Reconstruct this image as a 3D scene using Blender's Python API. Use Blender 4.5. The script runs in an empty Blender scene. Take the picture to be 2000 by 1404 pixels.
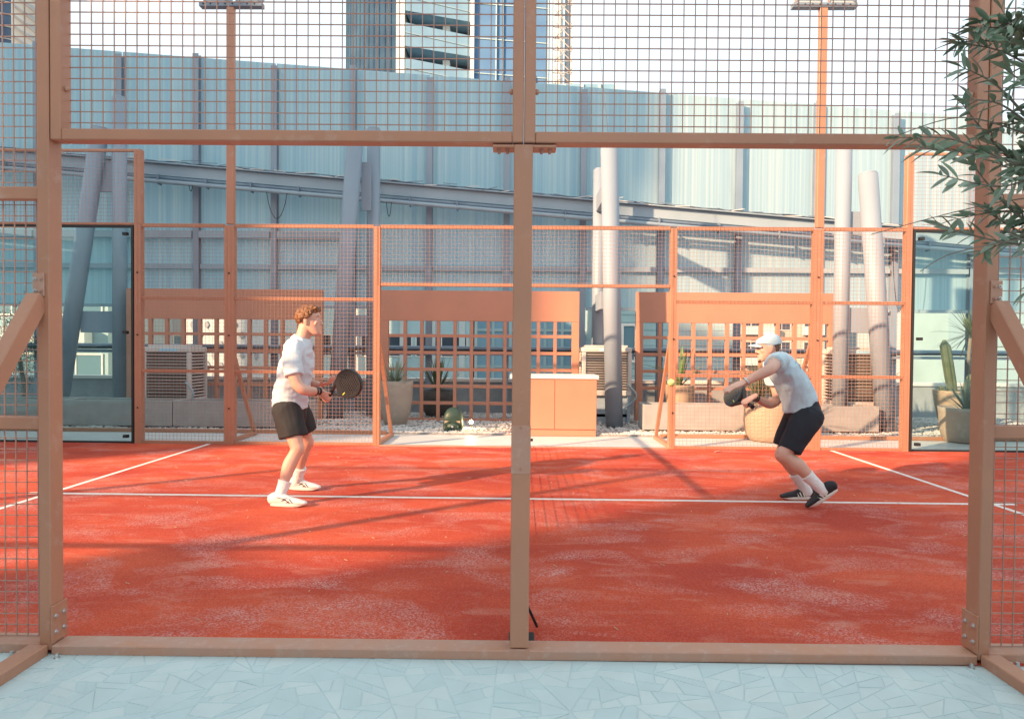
import bpy, bmesh, math, random
from mathutils import Vector, Matrix, Quaternion, noise
R = math.radians
rnd = random.Random(7)
SC = bpy.context.scene
C = SC.collection

# ------------------------------------------------------------------ camera
CF, PITCH, YAW, ROLL = 1265.3, 0.0187, 0.0135, 0.0085
camd = bpy.data.cameras.new('camera'); cam = bpy.data.objects.new('camera', camd); C.objects.link(cam)
fw = Vector((-math.sin(YAW)*math.cos(PITCH), math.cos(YAW)*math.cos(PITCH), -math.sin(PITCH)))
rr = Vector((math.cos(YAW), math.sin(YAW), 0)); uu = rr.cross(fw)
r2 = rr*math.cos(ROLL) + uu*math.sin(ROLL); u2 = -rr*math.sin(ROLL) + uu*math.cos(ROLL)
M = Matrix((r2, u2, -fw)).transposed().to_4x4(); M.translation = Vector((0.0249, -2.8166, 1.3699))
cam.matrix_world = M
camd.sensor_width = 36; camd.sensor_fit = 'HORIZONTAL'; camd.lens = CF/2000*36
camd.clip_start = 0.05; camd.clip_end = 6000
SC.camera = cam
# ------------------------------------------------------------------ light
SUN_AZ, SUN_EL = 37.0, 22.0            # the light travels towards (cos az, sin az)
SUN_POWER, SKY_POWER, EXPOSURE = 3.9, 0.148, 1.55
sd = bpy.data.lights.new('sun', 'SUN'); sd.energy = SUN_POWER; sd.angle = R(1.0); sd.color = (1.0, 0.62, 0.36)
so = bpy.data.objects.new('sun', sd); C.objects.link(so)
ldir = Vector((math.cos(R(SUN_AZ))*math.cos(R(SUN_EL)), math.sin(R(SUN_AZ))*math.cos(R(SUN_EL)), -math.sin(R(SUN_EL))))
so.rotation_euler = ldir.to_track_quat('-Z', 'Y').to_euler(); so.location = (-30, -22, 14)
w = bpy.data.worlds.new('World'); SC.world = w; w.use_nodes = True
nt = w.node_tree; bg = nt.nodes['Background']; bg.inputs['Strength'].default_value = SKY_POWER
sky = nt.nodes.new('ShaderNodeTexSky'); sky.sky_type = 'NISHITA'; sky.sun_disc = False
sky.sun_elevation = R(SUN_EL); sky.sun_rotation = math.atan2(-ldir.x, -ldir.y)
sky.air_density = 1.0; sky.dust_density = 2.2; sky.ozone_density = 1.0
# evening haze: the blue of the clear sky is mixed with a pale milky veil, evenly all round
veil = nt.nodes.new('ShaderNodeMix'); veil.data_type = 'RGBA'; veil.inputs[0].default_value = 0.80; veil.inputs[7].default_value = (2.62, 2.86, 2.84, 1)
nt.links.new(sky.outputs[0], veil.inputs[6]); nt.links.new(veil.outputs[2], bg.inputs[0])
vs = SC.view_settings; vs.view_transform = 'Standard'; vs.look = 'None'; vs.gamma = 1; vs.use_curve_mapping = False
vs.exposure = EXPOSURE

# ------------------------------------------------------------------ materials
def mat(name, col, rough=0.5, metal=0.0, col2=None, nscale=3.0, nmix=0.5, bump=0, bscale=60, stretch=(1,1,1), spec=0.5, emit=None, alpha=None, detail=5):
    m = bpy.data.materials.new(name); m.use_nodes = True
    n = m.node_tree; b = n.nodes['Principled BSDF']
    b.inputs['Roughness'].default_value = rough; b.inputs['Metallic'].default_value = metal
    b.inputs['Specular IOR Level'].default_value = spec
    b.inputs['Base Color'].default_value = (*col, 1)
    tc = n.nodes.new('ShaderNodeTexCoord'); mp = n.nodes.new('ShaderNodeMapping'); mp.inputs['Scale'].default_value = stretch
    n.links.new(tc.outputs['Object'], mp.inputs[0])
    if col2 is not None:
        t = n.nodes.new('ShaderNodeTexNoise'); t.inputs['Scale'].default_value = nscale; t.inputs['Detail'].default_value = detail
        n.links.new(mp.outputs[0], t.inputs['Vector'])
        cr = n.nodes.new('ShaderNodeValToRGB'); cr.color_ramp.elements[0].position = 0.5-0.5*nmix*0.6; cr.color_ramp.elements[1].position = 0.5+0.5*nmix*0.6
        cr.color_ramp.elements[0].color = (*col, 1); cr.color_ramp.elements[1].color = (*col2, 1)
        n.links.new(t.outputs['Fac'], cr.inputs[0]); n.links.new(cr.outputs[0], b.inputs['Base Color'])
    if bump:
        t = n.nodes.new('ShaderNodeTexNoise'); t.inputs['Scale'].default_value = bscale; t.inputs['Detail'].default_value = 3
        n.links.new(mp.outputs[0], t.inputs['Vector'])
        bp = n.nodes.new('ShaderNodeBump'); bp.inputs['Strength'].default_value = bump; bp.inputs['Distance'].default_value = 0.01
        n.links.new(t.outputs['Fac'], bp.inputs['Height']); n.links.new(bp.outputs[0], b.inputs['Normal'])
    if emit: b.inputs['Emission Color'].default_value = (*emit[0], 1); b.inputs['Emission Strength'].default_value = emit[1]
    return m

paint = mat('terracotta_paint', (0.44,0.205,0.125), 0.42, col2=(0.39,0.185,0.115), nscale=2.2, bump=0.06, bscale=180)
paint_w = mat('worn_terracotta_paint', (0.45,0.225,0.145), 0.55, col2=(0.42,0.25,0.19), nscale=5, bump=0.1, bscale=90)
wire_m = mat('painted_wire', (0.38,0.22,0.17), 0.45)
screen_m = mat('terracotta_timber_paint', (0.53,0.24,0.16), 0.6, col2=(0.48,0.22,0.15), nscale=1.6, bump=0.08, bscale=70)
cab_m = mat('cabinet_paint', (0.58,0.225,0.145), 0.5, col2=(0.54,0.21,0.135), nscale=2)
white_m = mat('white_top', (0.74,0.72,0.69), 0.5, col2=(0.66,0.64,0.61), nscale=9, nmix=0.8)
zinc = mat('zinc_bolt', (0.6,0.6,0.6), 0.35, 0.8)
steel = mat('grey_blue_steel_paint', (0.33,0.42,0.49), 0.5, col2=(0.29,0.38,0.45), nscale=1.2, bump=0.04, bscale=40, stretch=(1,1,0.3))
steel_d = mat('darker_steel', (0.20,0.27,0.34), 0.5, col2=(0.16,0.22,0.29), nscale=3)
col_m = mat('column_paint', (0.27,0.33,0.40), 0.5, col2=(0.24,0.30,0.37), nscale=1.5, stretch=(1,1,0.4))
steel_m2 = mat('blue_grey_post_paint', (0.22,0.31,0.40), 0.5, col2=(0.19,0.27,0.36), nscale=2)
black = mat('black_rubber', (0.015,0.017,0.02), 0.6)
graphite = mat('racket_black', (0.018,0.021,0.026), 0.45, bump=0.1, bscale=300)
graphite2 = mat('racket_grey', (0.05,0.055,0.055), 0.45)
yellow = mat('yellow_print', (0.75,0.8,0.12), 0.5)
conc = mat('trough_concrete', (0.38,0.375,0.37), 0.8, col2=(0.33,0.325,0.32), nscale=6, bump=0.2, bscale=60)
parapet_m = mat('parapet_render', (0.33,0.36,0.38), 0.85, col2=(0.28,0.31,0.33), nscale=4, bump=0.2, bscale=30)
pot_m = mat('pot_stoneware', (0.40,0.34,0.28), 0.7, col2=(0.35,0.30,0.25), nscale=4, bump=0.15, bscale=50)
pot2_m = mat('pot_sand', (0.44,0.33,0.24), 0.75, col2=(0.38,0.29,0.21), nscale=5, bump=0.2, bscale=80)
pot_d = mat('dark_bowl', (0.10,0.095,0.09), 0.7, col2=(0.07,0.07,0.07), nscale=5)
soil = mat('soil', (0.06,0.045,0.035), 0.95, bump=0.6, bscale=40)
cooler_m = mat('cooler_plastic', (0.60,0.56,0.53), 0.5, col2=(0.54,0.51,0.49), nscale=4)
cool_dark = mat('cooler_inside', (0.05,0.045,0.04), 0.9)
label_m = mat('pale_blue_label', (0.35,0.62,0.78), 0.5)
green_spk = mat('speaker_green', (0.025,0.055,0.04), 0.45, col2=(0.04,0.08,0.06), nscale=4)
bulb = mat('lamp_glow', (1,0.8,0.5), 0.5, emit=((1.0,0.66,0.30), 60))
bulb_far = mat('far_lamp_glow', (1,0.8,0.5), 0.5, emit=((1.0,0.62,0.25), 25))
leaf_g = mat('yucca_leaf', (0.09,0.13,0.06), 0.5, col2=(0.17,0.20,0.10), nscale=8)
leaf_pale = mat('agave_leaf', (0.17,0.23,0.17), 0.5, col2=(0.24,0.30,0.22), nscale=8)
leaf_dark = mat('bush_leaf', (0.035,0.06,0.03), 0.5, col2=(0.08,0.11,0.05), nscale=5)
leaf_b = mat('banana_leaf', (0.06,0.17,0.05), 0.45, col2=(0.12,0.24,0.07), nscale=4)
cactus_m = mat('cactus_skin', (0.08,0.12,0.07), 0.6, col2=(0.12,0.15,0.09), nscale=10)
olive_l = mat('olive_leaf', (0.13,0.20,0.13), 0.45, col2=(0.21,0.29,0.20), nscale=14)
olive_l2 = mat('olive_leaf_pale', (0.23,0.31,0.24), 0.5, col2=(0.32,0.39,0.31), nscale=14)
bark = mat('twig_bark', (0.22,0.19,0.15), 0.85, col2=(0.15,0.13,0.10), nscale=20, bump=0.4, bscale=60)
skin1 = mat('fair_skin', (0.62,0.34,0.25), 0.5, col2=(0.70,0.42,0.32), nscale=5, bump=0.03, bscale=120)
skin2 = mat('fair_skin_b', (0.60,0.34,0.26), 0.5, col2=(0.67,0.41,0.32), nscale=5, bump=0.03, bscale=120)
for s in (skin1, skin2):
    b = s.node_tree.nodes['Principled BSDF']; b.inputs['Subsurface Weight'].default_value = 0.12; b.inputs['Subsurface Radius'].default_value = (0.02,0.008,0.004); b.inputs['Subsurface Scale'].default_value = 0.5
hair_m = mat('auburn_hair', (0.26,0.105,0.035), 0.5, col2=(0.09,0.04,0.018), nscale=40, bump=0.5, bscale=150)
hair_d = mat('short_dark_hair', (0.08,0.045,0.03), 0.7)
shirt_m = mat('white_shirt', (0.56,0.62,0.68), 0.85, bump=0.45, bscale=14, stretch=(1,1,0.6))
shirt_b = mat('pale_blue_white_shirt', (0.46,0.60,0.68), 0.85, bump=0.45, bscale=14, stretch=(1,1,0.6))
print_m = mat('grey_print', (0.30,0.34,0.40), 0.8)
shorts_m = mat('charcoal_shorts', (0.022,0.022,0.024), 0.8, bump=0.5, bscale=16)
shorts_n = mat('navy_shorts', (0.012,0.016,0.026), 0.8, bump=0.5, bscale=16)
sock_m = mat('white_sock', (0.76,0.74,0.74), 0.9, bump=0.2, bscale=80)
shoe_w = mat('white_shoe', (0.74,0.74,0.73), 0.55, bump=0.15, bscale=60)
shoe_k = mat('black_shoe', (0.014,0.016,0.022), 0.6, bump=0.15, bscale=60)
sole_w = mat('cream_sole', (0.72,0.66,0.60), 0.6)
eye_w = mat('eye_white', (0.8,0.8,0.8), 0.3); iris = mat('eye_dark', (0.03,0.03,0.03), 0.3)
ball_m = mat('ball_felt', (0.62,0.70,0.22), 0.9, col2=(0.70,0.76,0.34), nscale=30, bump=0.4, bscale=200)
line_m = mat('white_line', (0.76,0.74,0.72), 0.85, col2=(0.70,0.62,0.58), nscale=25, bump=0.2, bscale=200)
strap_m = mat('net_cord', (0.04,0.04,0.045), 0.7)
bandw = mat('net_band_white', (0.7,0.7,0.7), 0.7)
tile_ms = [mat('mosaic_tile_%s' % n, c, 0.42, col2=tuple(x*0.94 for x in c), nscale=7) for n, c in (('a',(0.50,0.625,0.64)),('b',(0.475,0.605,0.625)),('c',(0.53,0.64,0.645)))]
grout = mat('pale_grout', (0.48,0.60,0.61), 0.7, col2=(0.44,0.56,0.58), nscale=6, bump=0.2, bscale=120)
terr_w = mat('white_terrace_screed', (0.66,0.67,0.67), 0.45, col2=(0.60,0.615,0.62), nscale=3, bump=0.05, bscale=80)
grav_m = mat('white_pebble', (0.62,0.60,0.58), 0.75, col2=(0.50,0.485,0.47), nscale=3)
gravbed_m = mat('gravel_bed', (0.34,0.33,0.32), 0.9, col2=(0.24,0.23,0.22), nscale=20)
city_m = mat('city_ground', (0.22,0.22,0.21), 0.9, col2=(0.16,0.17,0.16), nscale=0.02)
straw = mat('dry_straw', (0.55,0.42,0.25), 0.8)

def glass_mat(name, tint=(0.80,0.90,0.90), g=0.10):
    m = bpy.data.materials.new(name); m.use_nodes = True; n = m.node_tree; n.nodes.clear()
    o = n.nodes.new('ShaderNodeOutputMaterial'); mx = n.nodes.new('ShaderNodeMixShader'); t = n.nodes.new('ShaderNodeBsdfTransparent'); gl = n.nodes.new('ShaderNodeBsdfGlossy')
    t.inputs[0].default_value = (*tint, 1); gl.inputs['Roughness'].default_value = 0.02
    fr = n.nodes.new('ShaderNodeFresnel'); fr.inputs[0].default_value = 1.35
    n.links.new(fr.outputs[0], mx.inputs[0]); n.links.new(t.outputs[0], mx.inputs[1]); n.links.new(gl.outputs[0], mx.inputs[2]); n.links.new(mx.outputs[0], o.inputs[0])
    return m
glass = glass_mat('court_glass', (0.86,0.95,0.95))

def wear(m, tint, lo, hi, scale, amt):
    n = m.node_tree; b = n.nodes['Principled BSDF']; src = b.inputs['Base Color'].links[0].from_socket
    tc = n.nodes.new('ShaderNodeTexCoord'); t = n.nodes.new('ShaderNodeTexNoise'); t.inputs['Scale'].default_value = scale; t.inputs['Detail'].default_value = 9; t.inputs['Roughness'].default_value = 0.7
    n.links.new(tc.outputs['Object'], t.inputs['Vector']); r = n.nodes.new('ShaderNodeValToRGB'); r.color_ramp.elements[0].position = lo; r.color_ramp.elements[1].position = hi
    r.color_ramp.elements[1].color = (amt,amt,amt,1); n.links.new(t.outputs['Fac'], r.inputs[0]); x = n.nodes.new('ShaderNodeMix'); x.data_type = 'RGBA'
    n.links.new(r.outputs[0], x.inputs[0]); n.links.new(src, x.inputs[6]); x.inputs[7].default_value = (*tint,1); n.links.new(x.outputs[2], b.inputs['Base Color'])
wear(paint, (0.50,0.36,0.29), 0.56, 0.72, 9, 0.45); wear(paint_w, (0.56,0.47,0.42), 0.52, 0.75, 22, 0.35); wear(screen_m, (0.42,0.22,0.14), 0.55, 0.75, 4, 0.5)
wear(cab_m, (0.50,0.26,0.17), 0.58, 0.75, 6, 0.5); wear(terr_w, (0.50,0.50,0.49), 0.52, 0.7, 2.5, 0.6); wear(pot_m, (0.50,0.46,0.42), 0.55, 0.7, 7, 0.6); wear(parapet_m, (0.24,0.25,0.26), 0.5, 0.7, 3, 0.6)

def court_material():
    m = bpy.data.materials.new('red_turf_with_sand'); m.use_nodes = True; n = m.node_tree; b = n.nodes['Principled BSDF']
    b.inputs['Roughness'].default_value = 0.9; b.inputs['Specular IOR Level'].default_value = 0.2
    tc = n.nodes.new('ShaderNodeTexCoord')
    def nz(scale, st, det=5, rot=0.0, dist=0.0):
        mp = n.nodes.new('ShaderNodeMapping'); mp.inputs['Scale'].default_value = st; mp.inputs['Rotation'].default_value = (0,0,rot)
        n.links.new(tc.outputs['Object'], mp.inputs[0]); t = n.nodes.new('ShaderNodeTexNoise'); t.inputs['Scale'].default_value = scale; t.inputs['Detail'].default_value = det
        t.inputs['Distortion'].default_value = dist; n.links.new(mp.outputs[0], t.inputs['Vector']); return t.outputs['Fac']
    def ramp(f, a, c, p0, p1):
        r = n.nodes.new('ShaderNodeValToRGB'); r.color_ramp.elements[0].position = p0; r.color_ramp.elements[1].position = p1
        r.color_ramp.elements[0].color = (*a, 1); r.color_ramp.elements[1].color = (*c, 1); n.links.new(f, r.inputs[0]); return r.outputs[0]
    def mix(fac, a, c):
        x = n.nodes.new('ShaderNodeMix'); x.data_type = 'RGBA'; n.links.new(fac, x.inputs[0]); n.links.new(a, x.inputs[6])
        if isinstance(c, tuple): x.inputs[7].default_value = (*c, 1)
        else: n.links.new(c, x.inputs[7])
        return x.outputs[2]
    base = ramp(nz(1.1, (0.8,1.3,1), 8), (0.45,0.046,0.024), (0.64,0.096,0.040), 0.35, 0.65)
    sandmask = ramp(nz(2.1, (0.75,1.35,1), 12, 0.35, 0.8), (0.08,0.08,0.08), (0.80,0.80,0.80), 0.48, 0.78)
    grain = ramp(nz(95, (1,1,1), 4), (0.02,0.02,0.02), (1,1,1), 0.46, 0.60)
    mu = n.nodes.new('ShaderNodeMix'); mu.data_type = 'RGBA'; mu.blend_type = 'MULTIPLY'; mu.inputs[0].default_value = 0.9
    n.links.new(sandmask, mu.inputs[6]); n.links.new(grain, mu.inputs[7])
    c1 = mix(mu.outputs[2], base, (0.70,0.50,0.48))
    scr = ramp(nz(3.6, (0.8,1.9,1), 10, -0.5, 0.8), (0,0,0), (0.40,0.40,0.40), 0.56, 0.74)
    c2 = mix(scr, c1, (0.66,0.30,0.22))
    fibre = ramp(nz(220, (1,1,1), 3), (0.66,0.66,0.66), (1.22,1.22,1.22), 0.3, 0.7)
    mf = n.nodes.new('ShaderNodeMix'); mf.data_type = 'RGBA'; mf.blend_type = 'MULTIPLY'; mf.inputs[0].default_value = 1.0
    n.links.new(c2, mf.inputs[6]); n.links.new(fibre, mf.inputs[7]); n.links.new(mf.outputs[2], b.inputs['Base Color'])
    bp = n.nodes.new('ShaderNodeBump'); bp.inputs['Strength'].default_value = 0.6; bp.inputs['Distance'].default_value = 0.006
    n.links.new(nz(350, (1,1,1), 2), bp.inputs['Height']); n.links.new(bp.outputs[0], b.inputs['Normal'])
    return m
court_m = court_material()

def ribbed(name, c1, c2, rough=0.45, k=1.0):
    # translucent-looking profiled sheet: vertical streaks of two tints
    m = bpy.data.materials.new(name); m.use_nodes = True; n = m.node_tree; b = n.nodes['Principled BSDF']
    b.inputs['Roughness'].default_value = rough; b.inputs['Specular IOR Level'].default_value = 0.3
    tc = n.nodes.new('ShaderNodeTexCoord'); mp = n.nodes.new('ShaderNodeMapping'); mp.inputs['Scale'].default_value = (6*k, 6*k, 0.02)
    n.links.new(tc.outputs['Object'], mp.inputs[0]); t = n.nodes.new('ShaderNodeTexNoise'); t.inputs['Scale'].default_value = 3.0; t.inputs['Detail'].default_value = 6; t.inputs['Roughness'].default_value = 0.7
    n.links.new(mp.outputs[0], t.inputs['Vector']); r = n.nodes.new('ShaderNodeValToRGB'); r.color_ramp.elements[0].position = 0.42; r.color_ramp.elements[1].position = 0.66
    r.color_ramp.elements[0].color = (*c1, 1); r.color_ramp.elements[1].color = (*c2, 1); n.links.new(t.outputs['Fac'], r.inputs[0]); n.links.new(r.outputs[0], b.inputs['Base Color'])
    # small stains running down and a light skylight glow through the sheet
    o = [x for x in n.nodes if x.type == 'OUTPUT_MATERIAL'][0]; tr = n.nodes.new('ShaderNodeBsdfTranslucent'); mx = n.nodes.new('ShaderNodeMixShader'); mx.inputs[0].default_value = 0.5
    n.links.new(r.outputs[0], tr.inputs[0]); n.links.new(b.outputs[0], mx.inputs[1]); n.links.new(tr.outputs[0], mx.inputs[2]); n.links.new(mx.outputs[0], o.inputs[0])
    return m
sheet_m = ribbed('polycarbonate_sheet', (0.46,0.66,0.76), (0.66,0.79,0.82))

# ------------------------------------------------------------------ mesh helpers
class MB:
    """collects shapes in world metres; build() links them as one object, measured from its thing's base"""
    def __init__(s): s.v = []; s.f = []; s.sm = []
    def add(s, vs_, fs, smooth=False):
        o = len(s.v); s.v += [tuple(v) for v in vs_]; s.f += [tuple(i+o for i in f) for f in fs]; s.sm += [smooth]*len(fs); return s
    def box(s, a, b):
        x0,y0,z0 = a; x1,y1,z1 = b
        return s.add([(x0,y0,z0),(x1,y0,z0),(x1,y1,z0),(x0,y1,z0),(x0,y0,z1),(x1,y0,z1),(x1,y1,z1),(x0,y1,z1)],
                     [(0,3,2,1),(4,5,6,7),(0,1,5,4),(1,2,6,5),(2,3,7,6),(3,0,4,7)])
    def cbox(s, a, b, c=0.004):
        """box with chamfered edges"""
        bm = bmesh.new(); bmesh.ops.create_cube(bm, size=1)
        for v in bm.verts: v.co = Vector([a[i] + (v.co[i]+0.5)*(b[i]-a[i]) for i in range(3)])
        bmesh.ops.bevel(bm, geom=list(bm.edges), offset=c, segments=1, affect='EDGES')
        bm.verts.index_update(); s.add([v.co[:] for v in bm.verts], [[v.index for v in f.verts] for f in bm.faces]); bm.free(); return s
    def beam(s, p, q, wx, wy, ref=(0,1,0), c=0.0):
        """rectangular bar from p to q; wy is the size along ref, wx across it"""
        p = Vector(p); q = Vector(q); t = (q-p).normalized(); b = Vector(ref); b = (b - t*t.dot(b)).normalized(); a = b.cross(t)
        pts = []
        if c <= 0: prof = [(-wx/2,-wy/2),(wx/2,-wy/2),(wx/2,wy/2),(-wx/2,wy/2)]
        else:
            X, Y = wx/2, wy/2
            prof = [(-X+c,-Y),(X-c,-Y),(X,-Y+c),(X,Y-c),(X-c,Y),(-X+c,Y),(-X,Y-c),(-X,-Y+c)]
        n = len(prof)
        for e in (p, q): pts += [e + a*i + b*j for i, j in prof]
        fs = [(i, (i+1) % n, n+(i+1) % n, n+i) for i in range(n)] + [tuple(range(n))[::-1], tuple(range(n, 2*n))]
        return s.add(pts, fs)
    def cyl(s, p, q, r0, r1=None, n=12, smooth=True):
        r1 = r0 if r1 is None else r1
        p = Vector(p); q = Vector(q); t = (q-p).normalized(); ref = Vector((0,0,1)) if abs(t.z) < 0.9 else Vector((1,0,0)); a = t.cross(ref).normalized(); b = t.cross(a)
        pts = [p + (a*math.cos(2*math.pi*i/n) + b*math.sin(2*math.pi*i/n))*r0 for i in range(n)] + [q + (a*math.cos(2*math.pi*i/n) + b*math.sin(2*math.pi*i/n))*r1 for i in range(n)]
        s.add(pts, [(i, (i+1) % n, n+(i+1) % n, n+i) for i in range(n)], smooth); o = len(s.v)-2*n
        s.f += [tuple(o+i for i in range(n))[::-1], tuple(o+n+i for i in range(n))]; s.sm += [False, False]; return s
    def path(s, pts, r, n=6, r_end=None):
        pts = [Vector(p) for p in pts]; r_end = r if r_end is None else r_end; rings = []; a = None
        for i, p in enumerate(pts):
            t = (pts[min(i+1, len(pts)-1)] - pts[max(i-1, 0)]).normalized()
            if a is None: ref = Vector((0,0,1)) if abs(t.z) < 0.9 else Vector((1,0,0)); a = t.cross(ref).normalized()
            a = (a - t*t.dot(a)).normalized(); b = t.cross(a); k = r + (r_end-r)*i/(len(pts)-1)
            rings.append([p + (a*math.cos(2*math.pi*j/n) + b*math.sin(2*math.pi*j/n))*k for j in range(n)])
        vv = [v for rg in rings for v in rg]; fs = []
        for i in range(len(rings)-1):
            for j in range(n): fs.append((i*n+j, i*n+(j+1) % n, (i+1)*n+(j+1) % n, (i+1)*n+j))
        fs += [tuple(range(n))[::-1], tuple(range(len(vv)-n, len(vv)))]
        return s.add(vv, fs, True)
    def lathe(s, c, prof, n=24, sx=1, sy=1):
        """profile [(r,z),...] turned about the vertical through c"""
        vv = []; fs = []
        for r, z in prof:
            for j in range(n): vv.append((c[0]+r*sx*math.cos(2*math.pi*j/n), c[1]+r*sy*math.sin(2*math.pi*j/n), c[2]+z))
        for i in range(len(prof)-1):
            for j in range(n): fs.append((i*n+j, i*n+(j+1) % n, (i+1)*n+(j+1) % n, (i+1)*n+j))
        fs += [tuple(range(n))[::-1], tuple(range(len(vv)-n, len(vv)))]
        return s.add(vv, fs, True)
    def ball(s, c, r, n=8, k=(1,1,1)):
        vv = []; fs = []; m = n//2+1
        for i in range(1, m):
            th = math.pi*i/m
            for j in range(n): vv.append((c[0]+r*k[0]*math.sin(th)*math.cos(2*math.pi*j/n), c[1]+r*k[1]*math.sin(th)*math.sin(2*math.pi*j/n), c[2]+r*k[2]*math.cos(th)))
        for i in range(m-2):
            for j in range(n): fs.append((i*n+j, (i+1)*n+j, (i+1)*n+(j+1) % n, i*n+(j+1) % n))
        vv += [(c[0],c[1],c[2]+r*k[2]), (c[0],c[1],c[2]-r*k[2])]; t = len(vv)-2; l = (m-2)*n
        fs += [(t, j, (j+1) % n) for j in range(n)] + [(t+1, l+(j+1) % n, l+j) for j in range(n)]
        return s.add(vv, fs, True)
    def build(s, name, m, parent=None, kind=None, label=None, off=None):
        if off is None:
            off = Vector((0,0,0)); p = parent
            while p is not None: off = off + p.location; p = p.parent
        off = Vector(off)
        me = bpy.data.meshes.new(name); me.from_pydata([tuple(Vector(v)-off) for v in s.v], [], s.f); me.materials.append(m)
        me.polygons.foreach_set('use_smooth', s.sm); me.update()
        o = bpy.data.objects.new(name, me); C.objects.link(o)
        if parent: o.parent = parent
        if kind: o['kind'] = kind
        if label: o['label'] = label
        return o

def thing(name, label, cat, loc=(0,0,0), group=None, rz=0):
    o = bpy.data.objects.new(name, None); C.objects.link(o); o.location = loc; o.rotation_euler = (0,0,rz); o.empty_display_size = 0.2
    o['label'] = label; o['category'] = cat
    if group: o['group'] = group
    return o
def tag(o, label, cat, group=None):
    o['label'] = label; o['category'] = cat
    if group: o['group'] = group
    return o
def structure(o): o['kind'] = 'structure'; return o
def link_copy(src, parent, loc=(0,0,0), rot=None, scale=None, m=None):
    o = src.copy(); C.objects.link(o); o.parent = parent; o.location = loc
    if rot is not None: o.rotation_euler = rot
    if scale is not None: o.scale = scale
    return o
def copy_tree(o, parent=None):
    c = o.copy(); C.objects.link(c); c.parent = parent
    for ch in list(o.children): copy_tree(ch, c)
    return c

# ================================================================== THE SETTING
g = MB().box((-1500,-1500,-26),(1500,3000,-25)).build('city_ground', city_m); structure(g)
terrace = structure(MB().box((-26,-14,-0.6),(26,11.2,-0.004)).build('terrace', terr_w))
court = structure(MB().box((-10,0.02,-0.003),(10,6.06,0.006)).build('court_surface', court_m))
def line(a, b): return structure(MB().box((a[0],a[1],0.0062),(b[0],b[1],0.0095)).build('court_line', line_m))
line((-4.45,2.975),(4.45,3.025))
for sx in (-1, 1):
    line((sx*4.25-0.025,0.1),(sx*4.25+0.025,2.974)); line((sx*4.25-0.025,3.026),(sx*4.25+0.025,6.0))
gravel = structure(MB().box((-14,7.27,-0.002),(14,10.4,0.02)).build('gravel_bed', gravbed_m))

# crazy paving in front of the court
paving = structure(MB().box((-2.9,-0.72,-0.003),(2.9,0.0,0.0005)).build('mosaic_paving', grout))
def shards(x0, y0, x1, y1, area):
    out = []; st = [[(x0,y0),(x1,y0),(x1,y1),(x0,y1)]]
    while st:
        p = st.pop(); A = abs(sum(p[i][0]*p[(i+1) % len(p)][1]-p[(i+1) % len(p)][0]*p[i][1] for i in range(len(p))))/2
        if A < area*rnd.uniform(0.55,1.8): out.append(p); continue
        cx = sum(q[0] for q in p)/len(p); cy = sum(q[1] for q in p)/len(p)
        w_ = max(q[0] for q in p)-min(q[0] for q in p); h_ = max(q[1] for q in p)-min(q[1] for q in p)
        ang = (math.pi/2 if w_ > h_*1.1 else 0) + rnd.uniform(-0.62,0.62)
        cx += rnd.uniform(-.15,.15)*w_; cy += rnd.uniform(-.15,.15)*h_
        nx, ny = -math.sin(ang), math.cos(ang); dd = [(q[0]-cx)*nx+(q[1]-cy)*ny for q in p]; P = []; Q = []
        for i in range(len(p)):
            a, b = p[i], p[(i+1) % len(p)]; da, db = dd[i], dd[(i+1) % len(p)]
            (P if da >= 0 else Q).append(a)
            if (da >= 0) != (db >= 0):
                t = da/(da-db); m_ = (a[0]+(b[0]-a[0])*t, a[1]+(b[1]-a[1])*t); P.append(m_); Q.append(m_)
        if len(P) < 3 or len(Q) < 3: out.append(p); continue
        st += [P, Q]
    return out
def inset(p, d):
    n = len(p); cx = sum(q[0] for q in p)/n; cy = sum(q[1] for q in p)/n
    A = sum(p[i][0]*p[(i+1) % n][1]-p[(i+1) % n][0]*p[i][1] for i in range(n)); 
    if A < 0: p = p[::-1]
    out = []
    for i in range(n):
        a, b, c = Vector(p[i-1]), Vector(p[i]), Vector(p[(i+1) % n]); e1 = (b-a); e2 = (c-b)
        if e1.length < 1e-5 or e2.length < 1e-5: continue
        e1.normalize(); e2.normalize(); n1 = Vector((-e1.y, e1.x)); n2 = Vector((-e2.y, e2.x)); m_ = n1+n2
        if m_.length < 0.2: return None
        m_ = m_/max(m_.dot(n1), 0.35); q = b + m_*d
        out.append((q.x, q.y))
    B = sum(out[i][0]*out[(i+1) % len(out)][1]-out[(i+1) % len(out)][0]*out[i][1] for i in range(len(out)))/2
    return out if B > 0.0007 else None
def tile_mb(p, mb):
    z = rnd.uniform(0.0018,0.0030); tx, ty = rnd.uniform(-.006,.006), rnd.uniform(-.006,.006)
    cx = sum(q[0] for q in p)/len(p); cy = sum(q[1] for q in p)/len(p); n = len(p)
    top = [(q[0]*0.97+cx*0.03, q[1]*0.97+cy*0.03, z+(q[0]-cx)*tx+(q[1]-cy)*ty) for q in p]; bot = [(q[0],q[1],0.0) for q in p]
    mb.add(bot+top, [tuple(range(n, 2*n))] + [(i, (i+1) % n, n+(i+1) % n, n+i) for i in range(n)]); return mb
sh = [s_ for s_ in (inset(p, rnd.uniform(0.0012,0.0035)) for p in shards(-2.45,-0.64,2.45,-0.005,0.0100)) if s_]
def inview(p):
    cy = sum(q[1] for q in p)/len(p); cx = sum(q[0] for q in p)/len(p); return abs(cx) < (cy+2.8166)*0.80+0.05 and cy > -0.56
vis = [p for p in sh if inview(p)]; vis.sort(key=lambda p: sum(q[1] for q in p)/len(p)); rest = [p for p in sh if not inview(p)] + vis[298:]; vis = vis[:298]
for p in vis: tile_mb(p, MB()).build('tile', rnd.choice(tile_ms), paving)
mb = MB()
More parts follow.
